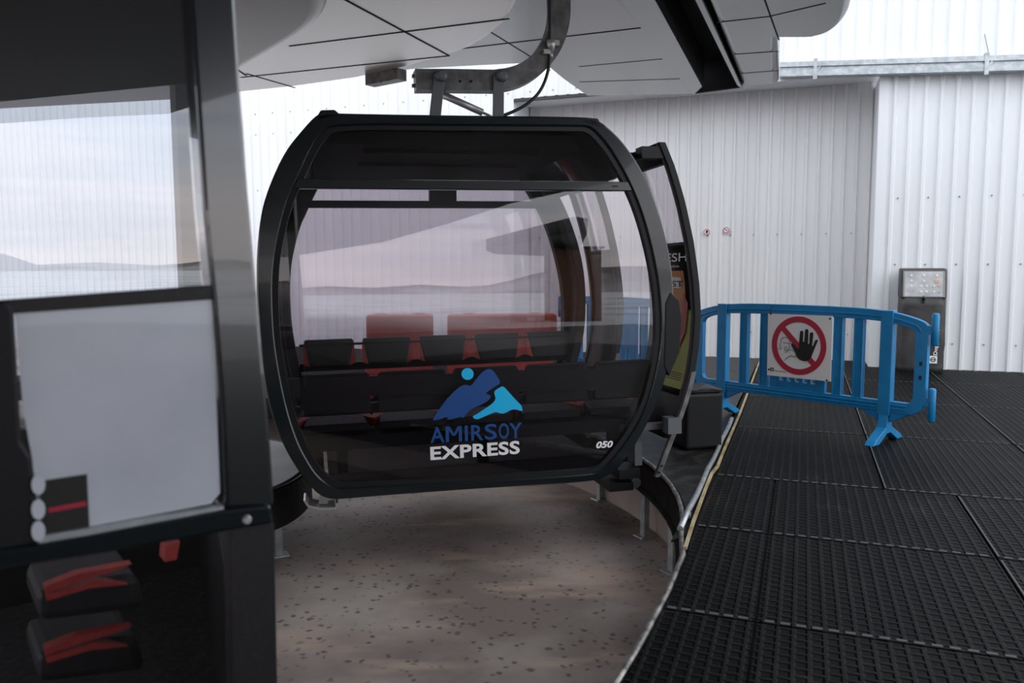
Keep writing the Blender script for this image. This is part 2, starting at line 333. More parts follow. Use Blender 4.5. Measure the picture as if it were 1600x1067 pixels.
for b0, b1, a0, a1, k in cells:
    g = .005; pl = clip_rect(matpoly, b0+g, b1-g, a0+g, a1-g)
    if len(pl) < 3: continue
    mb = MB(); mb.prism([gr(b, a, -.018) for b, a in pl], (0, 0, .017)); 
    # worn pale fringe along the joint nearer the camera
    fr = clip_rect(pl, b0+.02, b1-.02, a0+.008, a0+.026)
    if len(fr) > 2 and a0 > 0:
        x0 = min(p[0] for p in fr); x1 = max(p[0] for p in fr); nn = max(2, int((x1-x0)/.052))
        for q in range(nn):
            xx = x0+(q+.5)*(x1-x0)/nn; mb.box(gr(xx, a0+.017, .0005), (.034, .016, .004), 1, MG.to_3x3())
    mb.bx(0, 0, 0, 0, 0, 0) if False else None
    if k or b0 > .5:
        L = [(b0+.012, max(a0, min(p[1] for p in pl))), (b0+.012, min(a1, max(p[1] for p in pl)))]
        if b0 > -.5: mb.box(gr(b0+.012, (L[0][1]+L[1][1])/2, 0), (.008, L[1][1]-L[0][1]-.04, .005), 1, MG.to_3x3())
    o = mb.build('rubber_mat', [M['mat'], M['matedge']], uv=lambda c: (c.dot(GA), c.dot(GB)))
    ii = (cols_far if k else cols_near).index(b0); jj = (rows_far.index(a0)+1) if k else None
    side = ['beside the yellow strip', 'second from the yellow strip', 'third from the yellow strip', 'fourth from the yellow strip', 'fifth from the yellow strip'][ii] if k else \
           ['narrow one on the pit edge', 'second from the pit edge', 'third from the pit edge', 'fourth from the pit edge'][ii]
    if k: row = ['row under the blue barrier', 'row behind the blue barrier', 'row next to last before the wall', 'row against the wall'][rows_far.index(a0)]
    else: row = {3: 'second nearest row', 4: 'third nearest row', 5: 'fourth nearest row', 2: 'nearest row'}[rows_near.index(a0)]
    tag(o, 'black rubber mat, %s, %s' % (side, row), 'mat', 'black rubber mats on the platform')

# wet ramp left of the yellow strip, pipe and strip
mb = MB(); rp = [p for p in offset_edge(.02) if p[1] > 3.5][:22] 
rp = [(-.56, 3.72)] + [p for p in rp if p[1] > 3.75] + [(-2.3, 11.6), (-.56, 11.6)]
mb.prism([gr(b, a, -.02) for b, a in rp], (0, 0, .010)); struct(mb.build('trim_wet_ramp', M['wetfloor']))
ys = [(-.478, 3.60), (-.492, 4.0), (-.505, 4.7), (-.507, 5.0), (-.49, 5.18), (-.495, 5.6), (-.495, 7.1), (-.51, 8.7), (-.54, 11.6)]
mb = MB(); mb.sweep([gr(b, a, .004) for b, a in ys], (.016, .014), (0, 0, 1)); tag(mb.build('edge_strip', M['yellow']), 'worn yellow edging strip along the left side of the rubber mats', 'strip')
mb = MB(); mb.tube([gr(-.538-.004*math.sin(i*2), 3.86+i*.30, .006) for i in range(11)], .016, 10); mb.box(gr(-.538, 4.1, .002), (.038, .05, .02), 0, MG.to_3x3())
tag(mb.build('steel_pipe', M['galv']), 'grey steel pipe lying beside the yellow edging strip', 'pipe')

# support posts in the pit
def post(p, h, label):
    mb = MB(); x, y = p.x, p.y
    mb.box((x, y, -.53+h/2), (.045, .045, h), 0, Matrix.Rotation(.5, 3, 'Z')); mb.box((x, y, -.525), (.12, .10, .010), 0, Matrix.Rotation(.5, 3, 'Z'))
    o = mb.build('support_post', M['galv'], bevel=.004); tag(o, label, 'post', 'galvanised posts under the platform edge')
post(onz(938, 780, -.53), .295, 'thin galvanised post under the right end of the cabin')
post(onz(1007, 838, -.53), .295, 'galvanised post carrying the curved platform edge below the open door')
post(onz(1051, 893, -.53), .295, 'galvanised post at the tip of the curved platform edge, nearest the mats')
post(onz(436, 868, -.53), .28, 'galvanised post under the dark rounded deck at the left of the pit')
isl = smooth_poly([(-3.6, 4.15, 0), (-1.95, 4.15, 0), (-1.62, 4.30, 0), (-1.39, 4.55, 0), (-1.31, 4.84, 0), (-1.33, 5.25, 0), (-1.6, 5.8, 0), (-2.2, 6.1, 0), (-3.6, 6.1, 0)], 2)
mb = MB(); mb.prism([(p.x, p.y, -.25) for p in isl], (0, 0, .24), 1); mb.prism([(lerp(-2.6, p.x, .97), lerp(5.1, p.y, .97), -.012) for p in isl], (0, 0, .014), 0); mb.tube([(p.x, p.y, -.012) for p in isl], .012, 8, 1)
mb.bx(-3.5, -3.3, 4.9, 5.3, -.53, -.24, 1)
struct(mb.build('island_deck', [M['island'], M['black']]))

def corrugated(b0, b1, a, z0, z1, pitch, rib=.055, dep=.028, phase=0., drop=0.):
    mb = MB(); pts = [(b0, 0.)]; x = b0+phase
    while x+rib < b1:
        pts += [(x, 0), (x+.012, -dep), (x+rib-.012, -dep), (x+rib, 0)]; x += pitch
    pts.append((b1, 0))
    lo = [gr(b, a+d, z0) for b, d in pts]; hi = [gr(b, a+d, z1-drop*(b-b0)) for b, d in pts]
    mb.sheet(lo, hi, 0, False)
    mb.bx(0, 0, 0, 0, 0, 0) if False else None
    back = [gr(b0, a+.06, z0), gr(b1, a+.06, z0)]; bk = [gr(b0, a+.06, z1), gr(b1, a+.06, z1)]
    mb.sheet(back, bk, 0, False)
    mb.add([gr(b0, a, z0), gr(b0, a+.06, z0), gr(b0, a+.06, z1), gr(b0, a, z1)], [(0,1,2,3)]); mb.add([gr(b1, a, z0), gr(b1, a+.06, z0), gr(b1, a+.06, z1), gr(b1, a, z1)], [(0,1,2,3)])
    return mb
def screws(mb, b0, b1, a, pitch, zs, phase):
    for z in zs:
        b = b0+phase+.1
        while b < b1: mb.box(gr(b, a-.004, z), (.016, .012, .016), 1, MG.to_3x3()); b += 2*pitch
WA = 11.05
mb = corrugated(.90, 7.5, WA, .0, 3.63, .170, phase=.06, drop=.055); screws(mb, .9, 6, WA, .17, (.32, 1.3, 2.12), .06)
mb.box(gr(.86, WA-.012, 1.81), (.11, .03, 3.62), 0, MG.to_3x3()); mb.bx(0, 0, 0, 0, 0, 0) if False else None
mb.box(gr(.815, WA+.35, 1.81), (.03, .74, 3.62), 0, MG.to_3x3())
struct(mb.build('wall_right', [M['wall'], M['screw']]))
mb = corrugated(-24, -4.08, WA, -.02, 3.70, .170, phase=.03); screws(mb, -9, -4.1, WA, .17, (2.55, 3.45), .03); mb.box(gr(-4.06, WA-.01, 1.85), (.09, .03, 3.7), 0, MG.to_3x3()); mb.box(gr(-4.03, WA+.35, 1.85), (.03, .74, 3.7), 0, MG.to_3x3())
struct(mb.build('wall_left', [M['wall'], M['screw']]))
mb = corrugated(-24, 9, WA, 3.70, 9.5, .170, phase=.03); screws(mb, -9, .2, WA, .17, (3.78,), .03); mb.sheet([gr(.95, WA+.03, 3.1), gr(7.5, WA+.03, 3.1)], [gr(.95, WA+.03, 3.72), gr(7.5, WA+.03, 3.72)], 0, False)
struct(mb.build('wall_upper', [M['wall'], M['screw']]))
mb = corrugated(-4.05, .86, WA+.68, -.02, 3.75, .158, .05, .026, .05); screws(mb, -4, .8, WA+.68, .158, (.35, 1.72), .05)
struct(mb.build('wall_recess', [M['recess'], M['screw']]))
mb = MB(); mb.box(gr(-1.6, WA+.36, 3.72), (4.96, .66, .06), 0, MG.to_3x3()); mb.box(gr(-1.6, WA+.01, 3.672), (4.96, .05, .035), 1, MG.to_3x3())
struct(mb.build('trim_header', [M['wall'], M['dark_metal']]))
mb = MB(); mb.box(gr(.4, WA-.03, 3.69), (1.7, .05, .10), 0, MG.to_3x3())
for k in range(8): mb.box(gr(-.3+k*.17, WA-.06, 3.685), (.05, .02, .022), 1, MG.to_3x3())
struct(mb.build('trim_track_backing', [M['wall'], M['screw']]))
# sliding-door track rail
root = empty('door_track', Matrix.Translation(gr(2.5, WA-.13, 3.70)), 'long grey galvanised door track across the white wall at upper right', 'rail')
def rel(p, r): return p - r.matrix_world.translation
mb = MB(); Za = GZ
prof = [(-.10, .09), (-.10, .03), (-.075, .03), (-.075, -.01), (-.10, -.01), (-.10, -.085), (.06, -.085), (.06, .09)]
b0, b1 = -.37, 6.5; z0 = 3.755
A_ = [gr(b0, WA-.10+a, z0+z) for a, z in prof]; mb.prism([rel(p, root) for p in A_], GB*(b1-b0)-GZ*.0555*(b1-b0)); mb.build('rail', M['galv'], root)
for bb in (.05, 1.92, 3.8):
    z0 = 3.755-.0555*(bb+.37)
    mb = MB(); mb.box(rel(gr(bb, WA-.205, z0-.005), root), (.045, .02, .25), 0, MG.to_3x3()); mb.box(rel(gr(bb, WA-.12, z0+.11), root), (.045, .2, .02), 0, MG.to_3x3()); mb.box(rel(gr(bb+.03, WA-.20, z0-.02), root), (.02, .03, .09), 0, MG.to_3x3() @ Matrix.Rotation(.6, 3, 'Y'))
    mb.build('bracket', M['galv'], root)
mb = MB(); mb.tube([gr(1.95, WA-.06, 3.72), gr(1.955, WA-.055, 3.80), gr(1.93, WA-.05, 3.91), gr(1.91, WA-.05, 4.0)], .006, 6); tag(mb.build('cable', M['screw']), 'thin grey cable hanging down the white wall above the door track', 'cable')
# warning stickers on the recessed wall
for i, (bb, zz, lab) in enumerate(((-1.33, 1.77, 'small round red and white prohibition sticker with black hand on wall'), (-1.06, 1.79, 'small round red and white prohibition sticker with diagonal bar on wall'))):
    mb = MB(); c = gr(bb, WA+.68-.034, zz); 
    def P(q, d=0.): return [c+GB*x+GZ*z-GA*d for x, z in q]
    mb.prism(P(circ(28, .044)), -GA*.002, 0); mb.band(P(circ(28, .042), .0025), P(circ(28, .033), .0025), -GA*.001, 1)
    if i == 0: mb.prism(P([(-.008,-.02),(.012,-.02),(.02,.0),(.022,.018),(.012,.022),(0,.026),(-.008,.02),(-.014,.004)], .003), -GA*.001, 2)
    else: mb.prism(P([(-.028,.022),(-.022,.028),(.028,-.022),(.022,-.028)], .003), -GA*.001, 1); mb.prism(P([(-.02,-.004),(.014,.004),(.014,.010),(-.02,.002)], .0035), -GA*.001, 2)
    tag(mb.build('warning_sticker', [M['signwhite'], M['signred'], M['signblack']]), lab, 'sticker')

# ------------------------------------------------------------------ station canopy overhead
def offs(pl, d):
    n = len(pl); o = []; ar = sum(pl[i][0]*pl[(i+1) % n][1]-pl[(i+1) % n][0]*pl[i][1] for i in range(n)); sg = 1 if ar > 0 else -1
    for i in range(n):
        p, a, b = Vector(pl[i][:2]), Vector(pl[i-1][:2]), Vector(pl[(i+1) % n][:2])
        t1 = (p-a).normalized(); t2 = (b-p).normalized(); n1 = Vector((-t1.y, t1.x)); n2 = Vector((-t2.y, t2.x)); m = n1+n2
        m = m/max(m.length, .3); o.append(p+m*d*sg/max(m.dot(n1), .5))
    return o
def slab(pl, z, h, r, mb=None, mi=0, steps=6):
    mb = mb or MB(); n = len(pl); rings = []
    for k in range(steps+1):
        q = math.pi/2*k/steps; rings.append([(p[0], p[1], z+r*(1-math.cos(q))) for p in offs(pl, r*(1-math.sin(q)))])
    rings.append([(p[0], p[1], z+h) for p in pl])
    vs = [p for R in rings for p in R]
    mb.add(vs, [(k*n+i, k*n+(i+1) % n, (k+1)*n+(i+1) % n, (k+1)*n+i) for k in range(len(rings)-1) for i in range(n)], mi, True)
    mb.add(rings[0], [list(range(n))], mi); mb.add(rings[-1], [list(range(n))], mi); return mb
def seam(mb, pts, z, w=.014, mi=1):
    for a, b in zip(pts, pts[1:]):
        a = Vector((a[0], a[1], z-.001)); b = Vector((b[0], b[1], z-.001)); d = b-a
        mb.box((a+b)/2, (d.length, w, .004), mi, Matrix.Rotation(math.atan2(d.y, d.x), 3, 'Z'))
HZ = 3.1; HR = 3.26; LL = 3.1
def pz(l, z=HZ): return [tuple(onz(x, y, z)[:2]) for x, y in l]
SC = empty('station_canopy', Matrix.Translation((0, 7, HZ)), 'grey panelled station canopy hanging over the cabins', 'canopy'); SO = Vector(SC.location)
def sbuild(mb, name, m):
    mb.v = [p-SO for p in mb.v]; return mb.build(name, m, SC)
right = pz([(372, 145), (460, 136), (560, 122), (640, 104), (700, 88), (735, 75), (765, 58), (788, 38), (802, 18), (811, 0)])
L1 = [(-9, 9.6), (-3.45, 8.79)] + right + [(.06, 4.9), (0.0, 4.1), (-.25, 3.2), (-.8, 2.4), (-9, 2.0)]
mb = slab(L1, HZ, .14, .05)
for q in ([(533, -4), (702, 87)], [(452, 72), (796, 29)], [(376, 121), (702, 87)], [(385, 115), (461, 137)], [(200, 0), (385, 118)]): seam(mb, pz(q), HZ, .02)
sbuild(mb, 'lobe_panel', [M['canopy'], M['seam']])
L0 = [(-6, 8.3), (-2.85, 7.62)] + [tuple(p[:2]) for p in smooth_poly([onz(x, y, 2.85) for x, y in [(372, 118), (430, 86), (480, 58), (506, 38), (514, 22), (510, 2), (500, -30)]], 2)] + [(-1.2, 4.2), (-1.5, 3.2), (-6, 2.6)]
mb = slab(L0, 2.85, .24, .12); sbuild(mb, 'lower_lip', [M['lip']])
S0, S1 = onz(970, 0, HR), onz(1083, 147, HR)
R1 = pz([(560, 118), (650, 108), (740, 103), (845, 98), (852, 101), (880, 124), (917, 150), (1083, 147)], HR) + [tuple((S0+(S0-S1).normalized()*k_)[:2]) for k_ in (0, 5.0)] + [(-2.4, 1.0), (-2.2, 7.9)]
mb = slab(R1, HR, .10, .02)
seam(mb, pz([(720, 76), (1005, 43)], HR), HR, .018); seam(mb, pz([(760, 46), (825, 86), (860, 110)], HR), HR, .010); seam(mb, pz([(905, 104), (1035, 92)], HR), HR, .008); seam(mb, pz([(905, 128), (1062, 123)], HR), HR, .008)
sbuild(mb, 'flat_panel', [M['canopy2'], M['seam']])
pa, pb = S0, S1; pc, pd = onz(1098, 0, HR), onz(1160, 137, HR)
Lb0, Lb1 = onz(1025, 0, HR), onz(1097, 133, HR); Rb0, Rb1 = onz(1088, 0, HR), onz(1152, 131, HR)
def q3(mb, a0, a1, b0, b1, z, h, mi=0):
    d = (a1-a0).normalized()*2.6; e = (b1-b0).normalized()*2.6
    mb.prism([Vector((p.x, p.y, z)) for p in (a0-d, a1, b1, b0-e)], (0, 0, h), mi)
X2 = Vector((.02, 0, 0))
for a_ in ((pa, pb, Lb0, Lb1, HR-.015, .03), (Rb0, Rb1, pc, pd, HR-.015, .03)): mb = MB(); q3(mb, *a_); sbuild(mb, 'slot_lip', M['canopy2'])
mb = MB(); q3(mb, Lb0, Lb1, Lb0+X2, Lb1+X2, HR, .35); q3(mb, Rb0-X2, Rb1-X2, Rb0, Rb1, HR, .35); q3(mb, pa, pb, pc, pd, HR+.33, .05); mb.prism([Vector((p.x, p.y, HR)) for p in (pb-GA*.06, pb, pd, pd-GA*.06)], (0, 0, .34)); sbuild(mb, 'slot_channel', M['matte'])
R2 = [tuple((pc-GA*2.6)[:2]), tuple(pd[:2])] + pz([(1217, 131), (1216, 61), (1255, 61)], HR) + [tuple(p[:2]) for p in smooth_poly([onz(x, y, HR) for x, y in [(1270, 60), (1300, 53), (1324, 30), (1331, 4)]], 2)] + [tuple((onz(1331, 4, HR)-GA*2.6)[:2])]
mb = slab(R2, HR, .9, .07)
for q in ([(1120, 35), (1200, 26), (1290, 5)], [(1195, 0), (1217, 62)], [(1145, 85), (1217, 80)], [(1155, 115), (1217, 110)]): seam(mb, pz(q, HR), HR, .012)
sbuild(mb, 'wing_panel', [M['canopy2'], M['seam']])
rear = [(-9, 1.9), (-1.3, 1.1), (.3, 2.6), (1.35, 2.9), (2.6, .8), (5.6, -1.2), (7.71, -5.24), (7.6, -6.56), (7.63, -9.68), (8.6, -16.12), (9.76, -26.09), (8.97, -43), (-9, -44)]
mb = slab(rear, HR+.14, .9, .05); sbuild(mb, 'rear_panel', M['canopy3'])
mb = MB(); p = onz(578, 128, 3.05); q = onz(628, 118, 3.05); d = (q-p); mb.box((p+q)/2+Vector((0, 0, .01)), (d.length, .12, .10), 0, Matrix.Rotation(math.atan2(d.y, d.x), 3, 'Z'))
mb.box(p+d*.38+Vector((0, -.06, .01)), (.012, .02, .11), 1); sbuild(mb, 'sensor_box', [M['steel'], M['seam']])
aw = [(12.3, -14.0), (14.7, -25.6), (15.4, -27), (17.3, -29.7), (24.3, -32.6), (13.1, -14.4)]
mb = slab(aw, HZ, .5, .02); o = mb.build('awning', M['canopy3']); tag(o, 'pointed grey awning mirrored at the right of the cabin window', 'awning')

# ------------------------------------------------------------------ the middle gondola cabin
th, ro, pi_ = math.radians(14), math.radians(.7), math.radians(.9)
U0 = Vector((math.cos(th), math.sin(th), 0)); V0 = Vector((-math.sin(th), math.cos(th), 0))
U = U0*math.cos(ro)+GZ*math.sin(ro); W2 = GZ*math.cos(ro)-U0*math.sin(ro)
V = V0*math.cos(pi_)-W2*math.sin(pi_); WW = W2*math.cos(pi_)+V0*math.sin(pi_)
P0 = Vector((-.23, 4.54, 0))
MC = Matrix(((U.x, V.x, WW.x, P0.x), (U.y, V.y, WW.y, P0.y), (U.z, V.z, WW.z, P0.z), (0, 0, 0, 1)))
def fl(x, y, v=0.):
    p = onp(x, y, P0+V*v, V)-P0; return Vector((p.dot(U), v, p.dot(WW)))
D = 1.9
cabin = empty('gondola_cabin', MC, 'dark gondola cabin with a big blue mountain logo and number 050 on its window', 'gondola cabin')
OUT = [(530,177),(720,180),(905,182),(934,185),(965,211),(987,239),(1007,272),(1021,307),(1038,357),(1050,413),(1054,470),(1052,530),(1043,584),(1025,636),(998,689),(970,730),(947,747),(915,754),(760,763),(620,773),(528,781),(512,780),(492,770),(457,724),(435,680),(419,630),(408,560),(402,500),(400,440),(401,385),(408,329),(422,286),(445,236),(473,202),(492,181),(505,175)]
INN = [(519,194),(720,196),(905,197),(922,198),(938,213),(956,236),(982,281),(1004,334),(1021,399),(1031,458),(1034,529),(1025,582),(1009,640),(982,686),(954,721),(938,736),(920,741),(740,752),(540,762),(521,762),(496,743),(480,718),(465,689),(449,640),(437,582),(429,530),(426,476),(426,430),(431,385),(447,317),(464,281),(487,230),(502,208)]
OUT = smooth_poly([fl(*p) for p in OUT], 2, True); INN = smooth_poly([fl(*p) for p in INN], 2, True)
cc = Vector((.06, 0, 1.07))
def polar(loop):
    l = sorted((math.atan2(p.z-cc.z, p.x-cc.x), p) for p in loop); return [a for a, _ in l], [p for _, p in l]
ao, lo_ = polar(OUT); ai, li_ = polar(INN)
def at_ang(a, ang, pl):
    n = len(ang)
    for i in range(n):
        a0, a1 = ang[i], ang[(i+1) % n]; 
        if i == n-1: a1 += 2*math.pi
        aa = a if a >= ang[0] else a+2*math.pi
        if a0 <= aa <= a1+1e-9:
            p, q = pl[i], pl[(i+1) % n]; d = Vector((math.cos(a), math.sin(a))); e = Vector((q.x-p.x, q.z-p.z)); w = Vector((p.x-cc.x, p.z-cc.z))
            den = d.x*e.y-d.y*e.x; t = (w.x*e.y-w.y*e.x)/den; return Vector((cc.x+d.x*t, 0, cc.z+d.y*t))
angs = [-math.pi+(i+.5)*2*math.pi/200 for i in range(200)]
for a_ in ao+ai:
    if min(abs(a_-b_) for b_ in angs) > .008: angs.append(a_)
angs.sort()
LO = [at_ang(a, ao, lo_) for a in angs]; LI = [at_ang(a, ai, li_) for a in angs]
def sh(l, v, k=1.): return [Vector((cc.x+(p.x-cc.x)*k, v, cc.z+(p.z-cc.z)*k)) for p in l]
def loop_x(loop, z, side):          # x of a loop at height z on one side
    best = None; n = len(loop); zz_ = [p.z for p in loop]; z = min(max(z, min(zz_)+.06), max(zz_)-.004)
    for i in range(n):
        p, q = loop[i], loop[(i+1) % n]
        if (p.z-z)*(q.z-z) <= 0 and p.z != q.z:
            x = lerp(p.x, q.x, (z-p.z)/(q.z-p.z))
            if best is None or (x-best)*side > 0: best = x
    return best
# front frame with a soft outer edge
mid = [a*.5+b*.5 for a, b in zip(LO, LI)]
mb = MB(); mb.band(sh(LO, .0), sh(LI, .0), (0, .09, 0)); mb.build('front_frame', M['frame'], cabin, bevel=.010, seg=2)
mb = MB(); mb.band(sh(LO, D-.09), sh(LI, D-.09, .965), (0, .09, 0)); mb.build('rear_frame', M['inner'], cabin, bevel=.012)
mb = MB(); mb.band(sh(LI, .012, 1.0), sh(LI, .012, .975), (0, .05, 0)); mb.build('window_gasket', M['black'], cabin)
# panes
mb = MB(); mb.prism([p for p in sh(LI, .035)], (0, .006, 0)); mb.build('front_window', M['glass'], cabin)
mb = MB(); mb.prism([p for p in sh(LI, D-.05)], (0, .006, 0)); mb.build('rear_window', M['glass'], cabin)
# transoms
def bar(name, z, h, v, d, m=None, inset=.0):
    mb = MB(); mb.prism([(loop_x(LI, z-h/2, -1)+inset, v, z-h/2), (loop_x(LI, z-h/2, 1)-inset, v, z-h/2), (loop_x(LI, z+h/2, 1)-inset, v, z+h/2), (loop_x(LI, z+h/2, -1)+inset, v, z+h/2)], (0, d, 0)); return mb.build(name, m or M['frame'], cabin, bevel=.005)
bar('transom', 1.757, .055, .005, .04)
mb = MB(); p = fl(961, 291, .004); mb.box(p, (.035, .004, .008)); mb.build('vent_latch', M['black'], cabin)
bar('rear_transom', 1.81, .055, D-.10, .05, M['inner'])
mb = MB(); a = fl(670, 276, D-.1); b = fl(712, 276, D-.1); mb.bx(a.x, b.x, D-.12, D-.06, 1.80, 2.06); mb.build('rear_mullion', M['inner'], cabin)
# sill panels behind the lower glass
zs = .135
for nm, v in (('front_sill', .045), ('rear_sill', D-.085)):
    mb = MB(); mb.prism([(loop_x(LI, .04, -1), v, .04), (loop_x(LI, .04, 1), v, .04), (loop_x(LI, zs, 1), v, zs), (loop_x(LI, zs, -1), v, zs)], (0, .04, 0)); mb.build(nm, M['black'], cabin)
mb = MB(); mb.prism([(loop_x(LI, .02, -1)+.0, .09, .0), (loop_x(LI, .02, 1), .09, .0), (loop_x(LI, .09, 1), .09, .085), (loop_x(LI, .09, -1), .09, .085)], (0, D-.18, 0)); mb.build('cabin_floor', M['cfloor'], cabin)
# roof shell
tl = [p for p in LO if p.z > 1.85]; tl.sort(key=lambda p: math.atan2(p.z-cc.z, p.x-cc.x))
tin = [Vector((cc.x+(p.x-cc.x)*.955, 0, cc.z+(p.z-cc.z)*.955)) for p in tl]
mb = MB(); mb.prism([(p.x, .06, p.z-.006) for p in tl]+[(p.x, .06, p.z) for p in reversed(tin)], (0, D-.12, 0), 0, True); mb.build('roof', M['frame'], cabin)
mb = MB(); mb.prism([(loop_x(LI, 1.96, -1), .09, 1.985), (loop_x(LI, 1.96, 1)-.16, .09, 1.985), (loop_x(LI, 2.05, 1)-.12, .09, 2.06), (loop_x(LI, 2.05, -1), .09, 2.06)], (0, D-.2, 0))
mb.bx(-.55, .5, .25, .27, 1.965, 1.985); mb.bx(-.55, .5, .8, .82, 1.965, 1.985); mb.build('ceiling_panel', M['ceil'], cabin)
for s, px in ((-1, (501, 174)), (1, (935, 187))):
    mb = MB(); q = fl(*px); pr = [(q.x+s*.035, 0, q.z-.055), (q.x+s*.0, 0, q.z+.008), (q.x-s*.075, 0, q.z+.012), (q.x-s*.11, 0, q.z-.02)]; mb.prism([(x, .0, z) for x, _, z in pr], (0, D, 0)); mb.build('roof_rail', M['black'], cabin, bevel=.008)
# curved side walls: profiles along the outline
def profile(side, z0, z1, n, off=0., loop=None):
    loop = loop or LO
    return [Vector((loop_x(loop, lerp(z0, z1, i/n), side)+off, 0, lerp(z0, z1, i/n))) for i in range(n+1)]
def strip(mb, pr, v0, v1, th_, mi=0, side=1, sm=True):
    n = len(pr); o0 = [Vector((p.x, v0, p.z)) for p in pr]; o1 = [Vector((p.x, v1, p.z)) for p in pr]; i0 = [p-Vector((th_*side, 0, 0)) for p in o0]; i1 = [p-Vector((th_*side, 0, 0)) for p in o1]
    mb.sheet(o0, o1, mi, sm); mb.sheet(i0, i1, mi, sm); mb.sheet(o0, i0, mi, False); mb.sheet(o1, i1, mi, False)
    mb.add([o0[0], o1[0], i1[0], i0[0]], [(0,1,2,3)], mi); mb.add([o0[-1], o1[-1], i1[-1], i0[-1]], [(0,1,2,3)], mi)
for v0, v1 in ((.06, .20), (D-.30, D-.06)):
    mb = MB(); strip(mb, profile(1, .03, 2.0, 24, -.012), v0, v1, .06); mb.build('side_pillar', M['inner'], cabin)
mb = MB(); strip(mb, profile(-1, .03, 1.98, 24, .012), .06, .26, .05, 0, -1); mb.build('side_pillar', M['inner'], cabin); mb = MB(); strip(mb, profile(-1, .03, 1.98, 24, .012), D-.30, D-.06, .05, 0, -1); mb.build('side_pillar', M['inner'], cabin)
for v0, v1 in ((.27, .94), (.96, D-.31)):        # closed leaves on the far side
    mb = MB(); pr = profile(-1, .05, 1.95, 24, .005); strip(mb, pr, v0, v0+.05, .04, 0, -1); strip(mb, pr, v1-.05, v1, .04, 0, -1); strip(mb, profile(-1, .05, .75, 10, .005), v0+.05, v1-.05, .04, 0, -1); strip(mb, profile(-1, 1.85, 1.95, 3, .005), v0+.05, v1-.05, .04, 0, -1)
    lf = mb.build('door_leaf', M['black'], cabin); mb = MB(); strip(mb, profile(-1, .75, 1.85, 16, -.008), v0+.05, v1-.05, .006, 0, -1); mb.build('door_glass', M['glass'], lf)
